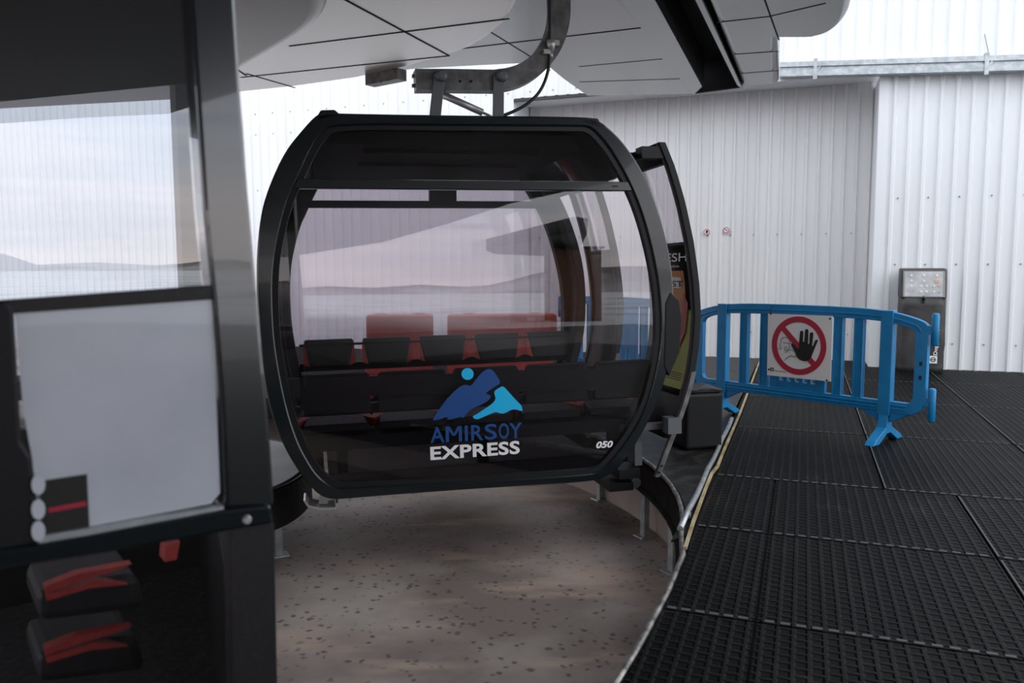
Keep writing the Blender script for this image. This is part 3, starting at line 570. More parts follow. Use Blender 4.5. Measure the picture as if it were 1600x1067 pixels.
# open leaves on the platform side
leaf_px = [(1030,745),(1045,705),(1058,672),(1072,635),(1085,590),(1093,540),(1096,490),(1093,440),(1085,380),(1072,318),(1056,262),(1040,222)]
LP = sorted([fl(x, y, .03) for x, y in leaf_px], key=lambda p: p.z); lz = [(p.z, p.x) for p in LP]
def lprof(z0, z1, n, off=0.): return [Vector((interp(lerp(z0, z1, i/n), lz)+off, 0, lerp(z0, z1, i/n))) for i in range(n+1)]
zt, zb = LP[-1].z, LP[0].z
def open_leaf(va, vb, ad):
    mb = MB(); strip(mb, lprof(.30, zt, 26), va, va+.055, .045); strip(mb, lprof(zb+.3, zt, 22), vb-.05, vb, .045)
    strip(mb, lprof(zt-.12, zt, 3), va+.05, vb-.05, .045); strip(mb, lprof(.20, .46, 5), va+.05, vb-.05, .04); strip(mb, lprof(1.395, 1.43, 2, -.01), va+.05, vb-.05, .02)
    lf = mb.build('door_leaf', M['black'], cabin, bevel=.004)
    mb = MB(); strip(mb, lprof(1.41, zt-.11, 14, -.02), va+.05, vb-.05, .006); mb.build('door_glass', M['glass'], lf)
    mb = MB(); strip(mb, lprof(.44, 1.41, 16, -.018), va+.05, vb-.05, .012, 0)
    if ad:
        def zm(z): return interp(z, [(.46,.50),(.90,1.0),(1.08,1.25),(1.24,1.42)])
        def P(v, z, o=.034):
            z = zm(z); return Vector((interp(z, lz)-o, v, z))
        def patch(pts, mi, o=.033):
            mb.add([P(v, z, o) for v, z in pts], [list(range(len(pts)))], mi)
        def grid(v0, v1, z0, z1, mi, o=.032):
            n = 8; mb.sheet([P(v0, lerp(z0, z1, i/n), o) for i in range(n+1)], [P(v1, lerp(z0, z1, i/n), o) for i in range(n+1)], mi, False)
        grid(va+.06, vb-.1, .46, .90, 1); grid(va+.14, vb-.1, .90, 1.08, 2)
        patch([(va+.06, .90), (va+.10, .88), (va+.12, .93), (va+.15, .895), (va+.2, .92), (va+.2, .86), (va+.06, .85)], 1, .036)
        patch([(va+.1, .93), (va+.16, .98), (va+.2, .88), (va+.3, .80), (va+.24, .72), (va+.3, .62), (va+.20, .68), (va+.13, .78)], 3, .038); patch([(va+.2, .84), (va+.32, .88), (va+.4, .74), (va+.34, .62), (va+.24, .66)], 0, .040)
        grid(va+.18, vb-.2, 1.0, 1.05, 4, .036)
        nx = Vector((0, -1, 0)); 
        put_text(mb, 'BEST', P(vb-.14, 1.005, .039), (0, -1, 0), (0, 0, 1), width=.34, height=.04, mi=0, bold=.02)
        put_text(mb, 'FRESH', P(vb-.06, 1.135, .036)-Vector((.006,0,0)), (0, -1, 0), (.02, 0, 1), width=.52, height=.055, mi=4, bold=.01)
        put_text(mb, 'мобиль', P(va+.32, 1.10, .036)-Vector((.006,0,0)), (0, -1, 0), (.02, 0, 1), width=.15, height=.018, mi=4)
        for k in range(4): patch([(va+.10, .545-.012*k), (va+.10, .541-.012*k), (va+.32, .541-.012*k), (va+.32, .545-.012*k)], 0, .036)
    mb.build('advert', [M['black'], M['adyellow'], M['adgreen'], M['adred'], M['white']], lf)
    mb = MB(); strip(mb, lprof(zb, .62, 10, .004), va-.004, va+.03, .03); mb.box((interp(zb+.015, lz)-.01, va-.006, zb+.03), (.012, .012, .012), 1); mb.box((interp(zb+.06, lz)-.01, va-.006, zb+.07), (.012, .012, .012), 1); mb.build('edge_bar', [M['steel'], M['black']], lf)
    mb = MB(); z = .29; x = interp(z, lz); mb.box((x-.04, va+.02, z), (.09, .09, .10)); mb.box((x-.2, va+.12, z-.02), (.3, .05, .04)); mb.build('door_bracket', M['strap'], lf)
    mb = MB(); x = interp(zt-.05, lz); mb.box((x-.09, va+.06, zt-.06), (.16, .10, .07)); mb.box((x-.15, va+.15, zt-.06), (.22, .04, .03)); mb.build('door_guide', M['black'], lf)
open_leaf(.03, .66, True); open_leaf(1.30, 1.95, False)
# seats: five facing five
def seat_pair(x, v, face):                      # face=+1: seat looks to +v
    f = face; zt_, zb_ = (.70, .50) if f > 0 else (.778, .578)
    w1, w0, hw = .185, .145, .197
    bkv = v; lean = -.05*f
    def bp(pts, t, mb, mi=0):
        mb.prism([(x+a, bkv+lean*(z-zb_)/(zt_-zb_), z) for a, z in pts], (0, t*f, 0), mi)
    mb = MB(); bp([(-w0, zb_), (w0, zb_), (w1, zt_-.012), (w1-.012, zt_), (-w1+.012, zt_), (-w1, zt_-.012)], .05, mb)
    bk = mb.build('backrest', M['seat'], cabin, bevel=.008)
    for s in (-1, 1): mb = MB(); bp([(s*a, z) for a, z in [(w0+.002, zb_), (hw, zb_+.02), (hw-.01, zt_-.02), (w1+.002, zt_-.01)]], .042, mb); mb.build('side_trim', M['red'], bk)
    if f > 0: mb = MB(); mb.prism([(x-hw, v-.045, .47), (x+hw, v-.045, .47), (x+hw, v-.045, zt_-.015), (x+hw-.015, v-.045, zt_+.002), (x-hw+.015, v-.045, zt_+.002), (x-hw, v-.045, zt_-.015)], (0, .018, 0)); mb.build('back_shell', M['seat'], bk, bevel=.004)
    v1 = v+.07*f; v2 = v+.46*f
    mb = MB(); mb.prism([(x-.19, v1, .34), (x+.19, v1, .34), (x+.15, v2, .37), (x-.15, v2, .37)], (0, 0, .05)); st = mb.build('seat', M['seat'], cabin, bevel=.01)
    for s in (-1, 1): mb = MB(); mb.prism([(x+s*.150, v1+.2*f, .352), (x+s*.215, v1+.08*f, .348), (x+s*.222, v1+.16*f, .348), (x+s*.170, v2, .372), (x+s*.150, v2, .372)], (0, 0, .054)); mb.build('side_trim', M['red'], st)
xs = [fl(x, y, D-.16).x for x, y in ((515, 545), (605, 545), (691, 545), (776, 543), (859, 541))]
xn = [fl(x, y, .14).x for x, y in ((504, 600), (627, 600), (748, 598), (868, 596), (985, 594))]
pt = (xs[4]-xs[0])/4; xm = sum(xs)/5
for k in range(5): seat_pair(xm+(k-2)*pt, D-.16, -1); seat_pair(xm+(k-2)*pt, .16, 1)
for v in (.16, D-.16):
    f = f_ = 1 if v < 1 else -1
    dz = 0 if f_ > 0 else .08; mb = MB(); mb.bx(xm-1.1, xm+1.08, v-.02, v+.015, .46+dz, .52+dz); mb.bx(xm-1.1, xm+1.08, v-.015, v+.012, .65+dz, .668+dz); mb.bx(xm-1.05, xm+1.02, min(v, v+.36*f), max(v, v+.36*f), .25, .33); 
    for xx in (-.85, 0, .85): mb.bx(xm+xx-.03, xm+xx+.03, v+.1*f-.03, v+.1*f+.03, .08, .26)
    mb.build('seat_beam', M['black'], cabin)
# thick black apron behind the near backrests
mb = MB(); a = [fl(440, 622, .10), fl(1012, 606, .10), fl(1020, 574, .10), fl(446, 592, .10)]; mb.prism(a, (0, .03, 0)); mb.build('back_panel', M['seat'], cabin)
# logo on the window
def lg(cx, cy): return fl(640+cx/4.4444, 560+cy/4.4444, .031)
mb = MB(); dv = Vector((0, .002, 0)); LM = [M['dkblue'], M['cyan'], M['white']]
mb.prism([lg(403+42*math.cos(q), 108+41*math.sin(q)) for q in [2*math.pi*i/32 for i in range(32)]], dv, 1)
dk = smooth_poly([lg(*p) for p in [(158,432),(185,385),(215,340),(270,270),(330,210),(370,185),(400,183),(425,195),(470,135),(510,90),(545,72),(575,78),(600,110),(636,172),(590,195),(535,235),(530,245),(560,255),(566,265),(550,290),(500,320),(440,345),(400,375),(372,417),(360,403),(300,420),(254,427),(272,408),(250,408),(200,425)]], 1, True)
mb.prism(dk, dv, 0)
cy = smooth_poly([lg(*p) for p in [(440,412),(440,400),(470,385),(530,345),(580,310),(600,280),(588,245),(590,225),(620,205),(650,190),(690,235),(740,290),(775,325),(786,355),(775,368),(740,352),(700,358),(660,382),(630,382),(600,370),(560,385),(500,412),(465,425)]], 1, True)
mb.prism(cy, dv, 1); mb.build('mountain_logo', LM, cabin); mb = MB()
p0 = lg(145, 588); p1 = lg(770, 552); wd = (p1-p0).length; hh = .087
XD = (p1-p0).normalized(); LW = (p1-p0).length+.010; LH = hh+.005
def lx(c): return (c-145)/640*LW
for ch, a_, b_ in (('A', 145, 242), ('I', 382, 403), ('R', 426, 510), ('S', 521, 606), ('O', 620, 692), ('Y', 694, 785)):
    put_text(mb, ch, p0+XD*lx(a_), XD, (0, 0, 1), width=lx(b_)-lx(a_), height=LH*(1.03 if ch in 'SO' else 1), mi=0, bold=.014)
def mpt(x, y): return p0+XD*lx(x)+Vector((0, 0, y*LH))
for q in ([(250, 0), (272, 0), (272, 1), (250, 1)], [(340, 0), (362, 0), (362, 1), (340, 1)], [(255, 1), (277, 1), (316, .38), (296, .38)], [(357, 1), (335, 1), (296, .38), (316, .38)]):
    mb.add([mpt(*p) for p in q], [(0, 1, 2, 3)], 0)
mb.build('lettering', LM, cabin); mb = MB(); p0 = lg(145, 708); p1 = lg(766, 662); wd = (p1-p0).length
put_text(mb, 'EXPRESS', p0, (p1-p0).normalized(), (0, 0, 1), width=wd, height=.080, mi=2, bold=.03, space=1.05)
mb.build('lettering', LM, cabin); mb = MB(); p0 = lg(1296, 625); p1 = lg(1400, 618)
put_text(mb, '050', p0, (p1-p0).normalized(), (0, 0, 1), width=(p1-p0).length+.012, height=.042, mi=2, bold=.035, shear=.22)
mb.build('cabin_number', LM, cabin)
# corner hinge cover
mb = MB(); hc = [fl(x, y, -.006) for x, y in [(1040,474),(1048,456),(1062,470),(1066,500),(1062,550),(1046,588),(1038,573)]]; mb.prism(hc, (0, .10, 0)); mb.build('hinge_cover', M['black'], cabin, bevel=.006)
# hanger
hp = [fl(x, y, D/2) for x, y in [(648,127),(700,127),(770,128),(800,124),(826,112),(848,92),(864,66),(873,34),(873,0),(868,-40),(855,-85)]]
hp = [hp[0], hp[1]]+smooth_poly(hp[2:], 2)
mb = MB(); mb.sweep(hp, (.135, .12), (0, 1, 0)); 
for x in (719, 736): mb.box(fl(x, 127, D/2-.061), (.016, .01, .016), 1)
for y in (119, 134): mb.box(fl(646, y, D/2), (.02, .03, .02), 0)
ha = mb.build('hanger_arm', [M['steel'], M['black']], cabin, bevel=.014, seg=3)
for x0, y0, x1, y1 in ((686, 124, 674, 181), (779, 124, 777, 181)):
    mb = MB(); 
    for vv in (D/2-.085, D/2+.085):
        a = fl(x0, y0, vv); b = fl(x1, y1, vv); b.z = 2.13; mb.sweep([a+Vector((0,0,.03)), a, b], (.075, .022), (0, 1, 0))
    mb.build('hanger_strap', M['strap'], cabin, bevel=.004)
    mb = MB(); a = fl(x0, y0, D/2); mb.tube([a-Vector((0, .125, 0)), a-Vector((0, .118, 0)), a-Vector((0,.095,0)), a+Vector((0, .12, 0))], [.02, .040, .042, .042], 16); mb.build('pivot_bolt', M['strap'], cabin)
mb = MB(); a = fl(692, 148, D/2); b = fl(754, 176, D/2); c = fl(768, 182, D/2); mb.tube([a, b], .024, 12); mb.tube([b, c], .009, 8); mb.build('damper', M['chrome'], cabin)
mb = MB(); cb = [fl(x, y, D/2-.08) for x, y in [(858,-30),(859,40),(859,62),(859,95),(855,118),(845,142),(828,160),(808,172),(788,180),(778,184)]]; mb.tube(smooth_poly(cb, 2), .011, 10)
cbo = mb.build('cable', M['rubber'], cabin)
mb = MB(); a = fl(861, 70, D/2-.085); mb.tube([a+Vector((0,0,.03)), a, a-Vector((0,0,.05))], [.030, .030, .016], 12); mb.tube([a-Vector((0,0,.04)), a-Vector((0,0,.09))], .012, 10); mb.box(a+Vector((.02,0,.01)), (.07, .04, .035)); mb.box(a+Vector((-.03,0,-.05)), (.05, .03, .03)); mb.build('cable_fitting', M['chrome'], cbo)
# guide shoe and rollers below
mb = MB(); q = [fl(x, y, .16) for x, y in [(476,776),(482,785),(500,789),(524,788),(526,780)]]; mb.sweep(q, (.012, .16), (0, 1, 0)); mb.sweep([fl(505, 786, .16), fl(507, 770, .16)], (.05, .04), (0, 1, 0)); mb.build('guide_shoe', M['chrome'], cabin)
mb = MB(); a = fl(992, 705, .25); mb.box(a, (.05, .12, .16)); mb.box(fl(975, 735, .25), (.14, .2, .06), 1); mb.box(fl(958, 752, .3), (.16, .3, .05), 1); mb.tube([fl(990, 752, .3)-Vector((0,.04,0)), fl(990, 752, .3)+Vector((0,.04,0))], .035, 14); mb.build('door_mechanism', [M['strap'], M['black']], cabin)

# ------------------------------------------------------------------ the near cabin at the left edge
t2 = math.radians(37); U2 = Vector((math.cos(t2), math.sin(t2), 0)); V2 = Vector((-math.sin(t2), math.cos(t2), 0))
r_ = ray(430, 800); PN = CAM + r_*(1.5/r_.y); PN.z = 0
MN = Matrix(((U2.x, V2.x, 0, PN.x), (U2.y, V2.y, 0, PN.y), (0, 0, 1, 0), (0, 0, 0, 1)))
def nl(x, y, v=0.):
    p = onp(x, y, PN+V2*v, V2)-PN; return Vector((p.dot(U2), v, p.z))
nc = empty('gondola_cabin', MN, 'dark gondola cabin close to the viewer, cut off by the left edge', 'gondola cabin')
top = nl(362, -60); topl = nl(288, -60)
post_r = [nl(*p) for p in [(430,792),(424,690),(412,560),(400,420),(388,290),(378,150),(369,0)]]; post_l = [nl(*p) for p in [(352,796),(346,640),(333,470),(319,330),(307,150),(297,0)]]
dr = (post_r[-1]-post_r[-2]).normalized(); dl = (post_l[-1]-post_l[-2]).normalized()
post_r.append(post_r[-1]+dr*((2.1-post_r[-1].z)/dr.z)); post_l.append(post_l[-1]+dl*((2.1-post_l[-1].z)/dl.z))
mb = MB(); mb.prism(post_r+post_l[::-1], (0, .07, 0)); mb.build('door_post', M['gloss'], nc, bevel=.008)
# lower rail, slanting strip and screw
mb = MB(); mb.prism([nl(*p, -.012) for p in [(-90,905),(-90,868),(60,853),(352,797),(424,789),(428,818),(380,826),(170,864)]], (0, .06, 0)); rl = mb.build('door_rail', M['frame'], nc, bevel=.006)
mb = MB(); c = nl(386, 812, -.014); mb.tube([c+Vector((0,.004,0)), c, c-Vector((0, .006, 0))], [.009, .009, .006], 14); mb.build('screw', M['chrome'], rl)
mb = MB(); mb.prism([nl(*p, -.004) for p in [(62,849),(62,838),(349,791),(350,799)]], (0, .02, 0)); mb.build('window_bead', M['galv'], nc)
# lower panel, its border and the glass
mb = MB(); mb.prism([nl(*p) for p in [(362,826),(428,818),(433,1067),(434,1200),(368,1200),(366,1067)]], (0, .05, 0)); mb.build('lower_border', M['inner'], nc)
mb = MB(); mb.prism([nl(*p, .01) for p in [(-120,896),(366,826),(368,1200),(-120,1200)]], (0, .005, 0)); mb.build('lower_window', M['glass'], nc)
mb = MB(); mb.prism([nl(*p, .03) for p in [(-120,-200),(292,-60),(307,150),(335,470),(350,795),(-120,880)]], (0, .005, 0)); mb.build('upper_window', M['nglass'], nc)
mb = MB(); mb.prism([nl(*p, .008) for p in [(22,468),(331,449),(337,600),(344,770),(330,787),(64,836),(50,715),(36,640)]], (0, .004, 0)); fm = mb.build('pale_sheet', M['film'], nc)  # plain pale sheet filling the lower part of this window
tag(fm, 'pale sheet across the window')
mb = MB(); mb.prism([nl(*p, .004) for p in [(-120,478),(331,446),(331,468),(-120,500)]], (0, .02, 0)); mb.build('inner_rail', M['inner'], nc)
mb = MB(); mb.prism([nl(*p, -.005) for p in [(-120,470),(8,470),(22,480),(34,690),(50,715),(62,850),(-120,885)]], (0, .05, 0)); mb.build('door_leaf', M['black'], nc, bevel=.006)
mb = MB(); mb.prism([nl(*p, .004) for p in [(62,752),(136,741),(140,825),(66,836)]], (0, .003, 0), 0); mb.prism([nl(*p, .0025) for p in [(75,794),(134,783),(135,790),(76,801)]], (0, .001, 0), 1)
for y in (757, 796, 830): mb.prism([nl(60+11*math.cos(q), y+16*math.sin(q), -.009) for q in [2*math.pi*i/20 for i in range(20)]], (0, .002, 0), 2)
mb.build('info_sticker', [M['signblack'], M['signred'], M['film']], nc)
# shell: ceiling, floor, rear and side walls (the end of the body runs off to the right behind the post)
RU = lambda v: .24*v-.03
mb = MB(); mb.prism([(-1.7, .02, 1.93), (RU(.02)-.03, .02, 1.93), (.30, 1.40, 1.93), (-.3, 2.3, 1.93), (-1.0, 3.0, 1.93), (-1.7, 3.0, 1.93)], (0, 0, .15)); mb.build('ceiling_panel', M['ceil'], nc)
mb = MB(); mb.prism([(-1.7, .02, .0), (RU(.02), .02, .0), (RU(1.88), 1.88, .0), (-1.7, 1.88, .0)], (0, 0, .08)); mb.build('cabin_floor', M['cfloor'], nc)
mb = MB(); mb.prism([(-1.7, 1.82, .05), (RU(1.82), 1.82, .05), (RU(1.82), 1.82, .72), (-1.7, 1.82, .72)], (0, .05, 0)); mb.build('rear_wall', M['black'], nc)
mb = MB(); mb.prism([(RU(.08)-.02, .08, .05), (RU(1.84)-.02, 1.84, .05), (RU(1.84)-.06, 1.84, .05), (RU(.08)-.06, .08, .05)], (0, 0, .62)); mb.build('end_wall', M['black'], nc)
mb = MB(); mb.bx(RU(1.84)-.10, RU(1.84), 1.78, 1.86, .7, 2.05); mb.build('rear_post', M['inner'], nc)
# two seats glimpsed low through the door glass
for y0 in (905, 1002):
    mb = MB(); mb.prism([nl(60, y0+20, .34), nl(215, y0-8, .34), nl(230, y0+48, .34), nl(60, y0+70, .34)], (0, .22, 0)); st = mb.build('seat', M['seat'], nc, bevel=.02)
    for pts in ([(70,12),(120,-8),(206,-24),(185,-14),(140,-2),(72,22)], [(72,24),(150,2),(200,8),(140,14),(74,34)]):
        mb = MB(); mb.prism([nl(x, y0+y, .325) for x, y in pts], (0, .03, 0)); mb.build('side_trim', M['red'], st)
mb = MB(); mb.prism([nl(*p, .30) for p in [(260,853),(281,846),(276,874),(258,878)]], (0, .05, 0)); mb.build('belt_tab', M['red'], nc)

# ------------------------------------------------------------------ barriers
fl_, fr_ = Vector((1.88, 6.77, 0)), Vector((2.76, 5.76, 0)); be = (fr_-fl_).normalized()
def barrier(org, ex, label, slots=True):
    ey = Vector((-ex.y, ex.x, 0)); Mx = Matrix(((ex.x, ey.x, 0, org.x), (ex.y, ey.y, 0, org.y), (0, 0, 1, org.z), (0, 0, 0, 1)))
    r = empty('crowd_barrier', Mx, label, 'barrier', 'blue plastic crowd barriers')
    c = .62; T = .05
    def pr(mb, pts, y=-T/2, t=T): mb.prism([(s, y, z) for s, z in pts], (0, t, 0))
    topu = smooth_poly([Vector((c+x, 0, z)) for x, z in [(-.985,.86),(-.95,.905),(-.70,.968),(-.35,.983),(.35,.983),(.70,.968),(.95,.905),(.985,.86)]], 2)
    topl = smooth_poly([Vector((c+x, 0, z)) for x, z in [(-.90,.80),(-.88,.845),(-.70,.888),(-.35,.900),(.35,.900),(.70,.888),(.88,.845),(.90,.80)]], 2)
    botu = [Vector((c+x, 0, z)) for x, z in [(-.90,.80),(-.90,.345),(-.88,.305),(.88,.305),(.90,.345),(.90,.80)]]
    botl = [Vector((c+x, 0, z)) for x, z in [(-.985,.86),(-.985,.33),(-.955,.26),(-.90,.225),(.90,.225),(.955,.26),(.985,.33),(.985,.86)]]
    mb = MB(); n = len(topu)
    for a_, b_ in ((topu, topl),):
        for y in (-T/2, T/2): mb.sheet([Vector((p.x, y, p.z)) for p in a_], [Vector((p.x, y, p.z)) for p in b_], 0, False)
        for l in (a_, b_): mb.sheet([Vector((p.x, -T/2, p.z)) for p in l], [Vector((p.x, T/2, p.z)) for p in l], 0, False)
    # lower frame: side stiles and bottom rail
    for s in (-1, 1):
        pr(mb, [(c+s*.985, .86), (c+s*.985, .33), (c+s*.955, .26), (c+s*.90, .225), (c+s*.86, .225), (c+s*.86, .305), (c+s*.885, .315), (c+s*.90, .345), (c+s*.90, .80)])
    pr(mb, [(c-.87, .225), (c+.87, .225), (c+.87, .305), (c-.87, .305)])
    # moulded ribs on the rails
    for z in (.255, .280): mb.bx(c-.86, c+.86, -T/2-.006, T/2+.006, z-.006, z+.006)
    rb = [p*.45+q*.55 for p, q in zip(topu, topl)]; 
    mb.sweep([Vector((p.x, 0, p.z)) for p in rb], (.012, T+.012), (0, 1, 0))
    mb.build('frame', M['blue'], r, bevel=.004)
    for x in (-.49, -.30, .33, .49):
        mb = MB(); mb.bx(c+x-.036, c+x+.036, -.018, .018, .30, .90); mb.bx(c+x-.036, c+x-.026, -.025, .025, .30, .90); mb.bx(c+x+.026, c+x+.036, -.025, .025, .30, .90); mb.build('slat', M['blue'], r, bevel=.003)
    mb = MB(); mb.bx(c-.235, c-.17, -.02, .02, .30, .90); mb.bx(c+.17, c+.235, -.02, .02, .30, .90); mb.bx(c-.17, c+.17, -.015, .015, .47, .90)
    for k in range(6): xx = c-.17+k*.34/5; mb.bx(xx-.016, xx+.016, -.018, .018, .36, .48)
    mb.bx(c-.17, c+.17, -.018, .018, .30, .365); mb.build('slotted_panel', M['blue'], r, bevel=.003)
    for x in (-.70, .70):
        mb = MB(); mb.bx(c+x-.045, c+x+.045, -.036, .036, .20, .968); 
        for s in (-1, 1): mb.prism([(c+x+s*.045, -.02, .23), (c+x+s*.20, -.02, .23), (c+x+s*.045, -.02, .15)], (0, .04, 0))
        mb.build('post', M['blue'], r, bevel=.006)
        mb = MB(); 
        mb.prism([(c+x-.035, y, z) for y, z in [(-.034,.21),(.034,.21),(.05,.11),(.20,.035),(.245,0),(.15,0),(.03,.065),(-.03,.065),(-.15,0),(-.245,0),(-.20,.035),(-.05,.11)]], (.07, 0, 0)); mb.build('foot', M['blue'], r, bevel=.005)
    for s in (1, -1):
        for z, t0, t1 in ((.84, .73, .96), (.33, .19, .43)):
            mb = MB(); mb.bx(*sorted((c+s*.96, c+s*1.022)), -.02, .02, z-.03, z+.03)
            mb.tube([(c+s*1.022, 0, t1), (c+s*1.022, 0, t1-.01), (c+s*1.022, 0, t0+.01), (c+s*1.022, 0, t0)], [.018, .025, .025, .018], 12)
            mb.build('coupling', M['blue'], r)
    for z in (.50, .60):
        mb = MB(); mb.bx(c+.935, c+.955, -.0265, -.024, z-.015, z+.015); mb.build('hole', M['signblack'], r)
    return r, Mx
bar1, MB1 = barrier(fl_+Vector((0, 0, 0)), be, 'blue plastic barrier standing on the mats with a no-entry hand sign')
b2e = Vector((.55, -.835, 0)).normalized(); b2c = Vector((1.10, 7.97, 0))
barrier(b2c-b2e*.62, b2e, 'blue plastic barrier mostly hidden behind the open gondola door')
# sign hung on the first barrier
Si = empty('warning_sign', MB1 @ Matrix.Translation((.645, -.045, .655)) @ Matrix.Rotation(math.radians(-.6), 4, 'Y'), 'square white sign with red ring and black hand, hung on the blue barrier', 'sign')
def s2(x, y): return ((x-525)/812*.545, (507-y)/812*.505)       # from sign picture units to metres
mb = MB(); mb.prism([(-.272,-.005,-.252),(.272,-.005,-.252),(.272,-.005,.252),(-.272,-.005,.252)], (0, .008, 0)); mb.build('board', M['signwhite'], Si)
K = lambda pts, y: [(p[0], y, p[1]) for p in pts]
mb = MB(); ctr = s2(525, 495); 
mb.band(K(circ(64, .232, ctr), -.0075), K(circ(64, .186, ctr), -.0075), (0, .002, 0))
import itertools
mb.prism(K([s2(285,290),(s2(335,245)),s2(745,690),s2(695,738)], -.0078), (0, .002, 0)); mb.build('prohibition_ring', M['signred'], Si)
mb = MB()
hand = [(432,488),(440,474),(458,474),(475,486),(510,530),(532,535),(538,420),(546,312),(560,302),(578,304),(584,318),(582,440),(602,440),(608,290),(622,276),(642,280),(648,296),(644,462),(664,462),(668,330),(682,314),(704,316),(711,332),(696,488),(712,484),(734,415),(750,402),(766,408),(764,424),(728,520),(700,600),(688,640),(660,670),(620,686),(580,684),(540,668),(510,640),(492,600),(470,555)]
mb.prism(K([s2(*p) for p in hand], -.0095), (0, .002, 0))
def line(pts, w=.0035):
    for a, b in zip(pts, pts[1:]):
        a, b = Vector((s2(*a)[0], -.0085, s2(*a)[1])), Vector((s2(*b)[0], -.0085, s2(*b)[1])); mb.sweep([a, b], (w, .002), (0, 1, 0))
line([(268,552),(305,552),(305,535),(288,515),(292,480),(300,470),(300,440),(312,415),(335,400),(365,397),(395,405),(412,430),(416,462)]); line([(328,468),(380,474),(428,472)])
line([(408,480),(412,520),(400,560),(385,585),(350,590)]); line([(383,525),(370,518),(352,525),(348,550),(358,570),(376,570),(384,550),(378,545)]); line([(405,552),(465,562)]); line([(355,690),(395,650),(435,625),(470,635),(505,637)])
mb.build('pictogram', M['signblack'], Si)
mb = MB(); 
for x, y in ((160,103),(907,135),(145,833),(885,900)): 
    a = s2(x, y); mb.tube([(a[0], -.004, a[1]), (a[0], -.012, a[1])], .007, 12)
mb.build('grommet', M['signblack'], Si)
mb = MB(); a = s2(160, 812+40); put_text(mb, 'Doppelmayr', (s2(225,855)[0], -.0075, s2(225,858)[1]), (1,0,0), (0,0,1), width=.10, height=.016, bold=0)
mb.band(K([s2(165,852),s2(210,852),s2(210,808),s2(165,808)], -.0072), K([s2(177,842),s2(198,842),s2(198,818),s2(177,818)], -.0072), (0,.001,0)); mb.build('lettering', M['signblack'], Si)
mb = MB(); a = s2(160, 103); mb.tube([(a[0], -.010, a[1]), (a[0]+.001, -.008, a[1]+.04), (a[0], .0, .30), (a[0], .03, .325)], .003, 6); mb.build('tie', M['rubber'], Si)

# ------------------------------------------------------------------ covered control desk
cb0, cb1, ca = 1.09, 1.615, 10.66
Cx = empty('control_desk', MG @ Matrix.Translation((1.35, ca, -.001)), 'black covered control desk against the white wall, clear window of buttons on top', 'control desk')
mb = MB(); hw = .262; dp = .34
secs = [(0, .95, 1.0), (.06, 1.0, 1.0), (.25, .985, .98), (.34, 1.015, 1.02), (.55, .985, .97), (.80, .965, .95), (.90, .955, .94)]
rings = []
for z, k, kd in secs:
    ring = []
    for i in range(28):
        q = 2*math.pi*i/28; cx_, sy_ = math.cos(q), math.sin(q); e = 6; rr = (abs(cx_)**e+abs(sy_)**e)**(-1/e)
        ring.append(Vector((hw*k*cx_*rr+random.uniform(-.004, .004), dp/2+dp/2*kd*sy_*rr+random.uniform(-.005, .005), z)))
    rings.append(ring)
vs = [p for R_ in rings for p in R_]
mb.add(vs, [(k*28+i, k*28+(i+1) % 28, (k+1)*28+(i+1) % 28, (k+1)*28+i) for k in range(len(rings)-1) for i in range(28)], 0, True); mb.add(rings[-1], [list(range(28))]); mb.add(rings[0], [list(range(28))])
o = mb.build('fabric_cover', M['fabric'], Cx)
mb = MB(); mb.prism([(-.25, y, z) for y, z in [(.01,.895),(.33,.895),(.33,1.255),(.10,1.25),(.075,1.235)]], (.50, 0, 0)); mb.build('hood', M['fabric'], Cx, bevel=.02)
def hp_(x, t, o=0.): return Vector((x, lerp(.010, .075, t)-.004-o, lerp(.90, 1.232, t)))
mb = MB(); mb.prism([hp_(-.205, .06), hp_(.205, .06), hp_(.205, .94), hp_(-.205, .94)], (0, .004, 0)); mb.build('button_panel', M['panel'], Cx)
mb = MB(); mb.prism([hp_(-.225, .03, .03), hp_(.225, .03, .03), hp_(.225, .97, .02), hp_(-.225, .97, .02)], (0, .003, 0)); mb.build('clear_window', M['clear'], Cx)
btn = [(-.135,.80,0),(.0,.80,0),(.14,.80,0),(-.135,.61,0),(.0,.60,0),(.14,.61,1),(-.135,.42,0),(-.03,.42,0),(.03,.42,0),(.11,.42,0),(.165,.43,1),(-.03,.22,0),(.03,.22,0),(.11,.22,0),(.17,.22,2)]
for x, t, k in btn:
    mb = MB(); r = .026 if (k == 1 and t > .5) else .014; c = hp_(x, t, .0); mb.tube([c, c-Vector((0, .014, 0)), c-Vector((0, .018, 0))], [r, r, r*.7], 14); mb.build('button', [M['white'], M['orange'], M['green']][k], Cx)
mb = MB(); mb.tube([(.0, .0, .915), (.0, -.015, .905), (.0, -.012, .88)], .018, 8); mb.box((0, .0, .87), (.03, .03, .05)); mb.build('toggle', M['rubber'], Cx)
mb = MB(); put_text(mb, 'Doppelmayr', (.186, -.014, .215), (0, 0, 1), (-1, 0, 0), width=.36, height=.055, bold=.02); mb.build('lettering', M['white'], Cx)
mb = MB(); c = (.13, -.014, .16); sq = lambda h, y: [(c[0]-h, y, c[2]-h), (c[0]+h, y, c[2]-h), (c[0]+h, y, c[2]+h), (c[0]-h, y, c[2]+h)]
mb.prism(sq(.045, -.014), (0, .003, 0), 0); mb.band([(c[0]+x, -.0155, c[2]+z) for x, z in circ(24, .030)], [(c[0]+x, -.0155, c[2]+z) for x, z in circ(24, .020)], (0, .001, 0), 1); mb.box((c[0], -.0155, c[2]), (.055, .001, .009), 1); mb.build('badge', [M['white'], M['signblack']], Cx)

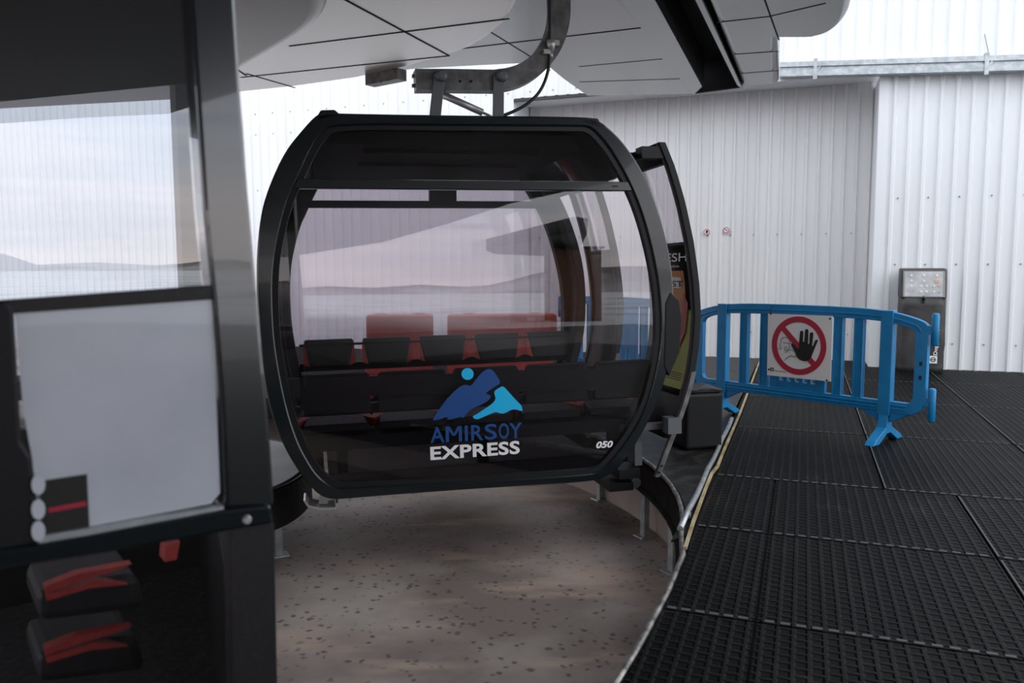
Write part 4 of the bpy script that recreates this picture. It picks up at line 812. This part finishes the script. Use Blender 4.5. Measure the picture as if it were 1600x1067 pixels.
# black box beside the open door
bxp = Vector((1.37, 5.72, 0)); Rz = math.radians(14)
Bx = empty('equipment_box', Matrix.Translation(bxp) @ Matrix.Rotation(Rz, 4, 'Z'), 'black square box on the wet floor between open door and blue barrier', 'box')
mb = MB(); mb.bx(-.19, .10, -.16, .16, -.009, .40); mb.build('body', M['black'], Bx, bevel=.025, seg=3)
mb = MB(); mb.bx(-.185, .095, -.155, .155, .402, .425); mb.tube([(-.15, -.165, .41), (-.05, -.17, .44), (.08, -.17, .415)], .005, 6); mb.build('lid', M['rubber'], Bx, bevel=.01)

# ------------------------------------------------------------------ what the windows mirror: snow, added dark slab, barriers, hills
mb = MB(); mb.bx(9.2, 420, -420, 30, -.5, -.22); mb.bx(-420, 9.2, -420, -24.2, -.5, -.22); mb.bx(2.2, 9.2, -24.2, -13, -.5, -.05); struct(mb.build('snow_ground', M['snow']))
mb = MB(); mb.bx(1.6, 14, -12.98, -3.6, -.2, -.03); struct(mb.build('added_dark_slab', M['wetfloor']))  # unseen dark slab added so the lower glass mirrors dark instead of snow
mb = MB(); n = 90; lo2, hi2 = [], []
for i in range(n+1):
    q = math.radians(-110+150*i/n); R_ = 330; h = 4.5+2*math.sin(i*.21)+1.5*math.sin(i*.57+1)+1*math.sin(i*1.3)+ 7*max(0., 1-abs(i-32)/6) - (2.5 if i > 37 else 0)
    lo2.append(Vector((R_*math.cos(q), R_*math.sin(q), -1))); hi2.append(Vector(((R_+60)*math.cos(q), (R_+60)*math.sin(q), max(1.5, h))))
mb.sheet(lo2, hi2); struct(mb.build('hills', M['hill']))
def wblock(p, yaw, L, H, lab):
    Mx = Matrix.Translation(p) @ Matrix.Rotation(yaw, 4, 'Z'); r = empty('water_barrier', Mx, lab, 'barrier', 'red plastic barriers behind the cabin')
    mb = MB(); mb.prism([(-L/2, y, z) for y, z in [(-.3,0),(.3,0),(.28,.18),(.14,.42),(.12,H),(-.12,H),(-.14,.42),(-.28,.18)]], (L, 0, 0)); mb.build('body', M['redplastic'], r, bevel=.03)
    mb = MB(); 
    for x in (-.3*L, .3*L): mb.tube([(x, 0, H-.01), (x, 0, H+.01)], .06, 12)
    mb.build('cap', M['redplastic'], r)
wblock(Vector((-.11, 8.75, -.018)), math.radians(3), 1.20, .79, 'red plastic barrier behind the cabin, longer one seen through its window')
wblock(Vector((-1.23, 8.72, -.018)), math.radians(3), .72, .79, 'short red plastic barrier behind the cabin, seen left through its window')
tk = empty('timber_kiosk', Matrix.Translation((16.7, -21.1, -.22)) @ Matrix.Rotation(math.radians(-72), 4, 'Z'), 'dark brown timber kiosk under the awning, mirrored at the right of the cabin window', 'kiosk')
mb = MB(); mb.bx(-1.2, 1.2, -1, 1, 0, 3.1); mb.build('wall', M['wood'], tk, bevel=.03)
mb = MB(); mb.bx(-1.3, 1.3, -1.1, 1.1, 3.1, 3.2); mb.build('roof', M['black'], tk)
mb = MB(); 
for x in (-.7, .1): mb.bx(x, x+.6, -1.03, -1.0, 1.0, 2.0)
mb.build('shutter', M['black'], tk)
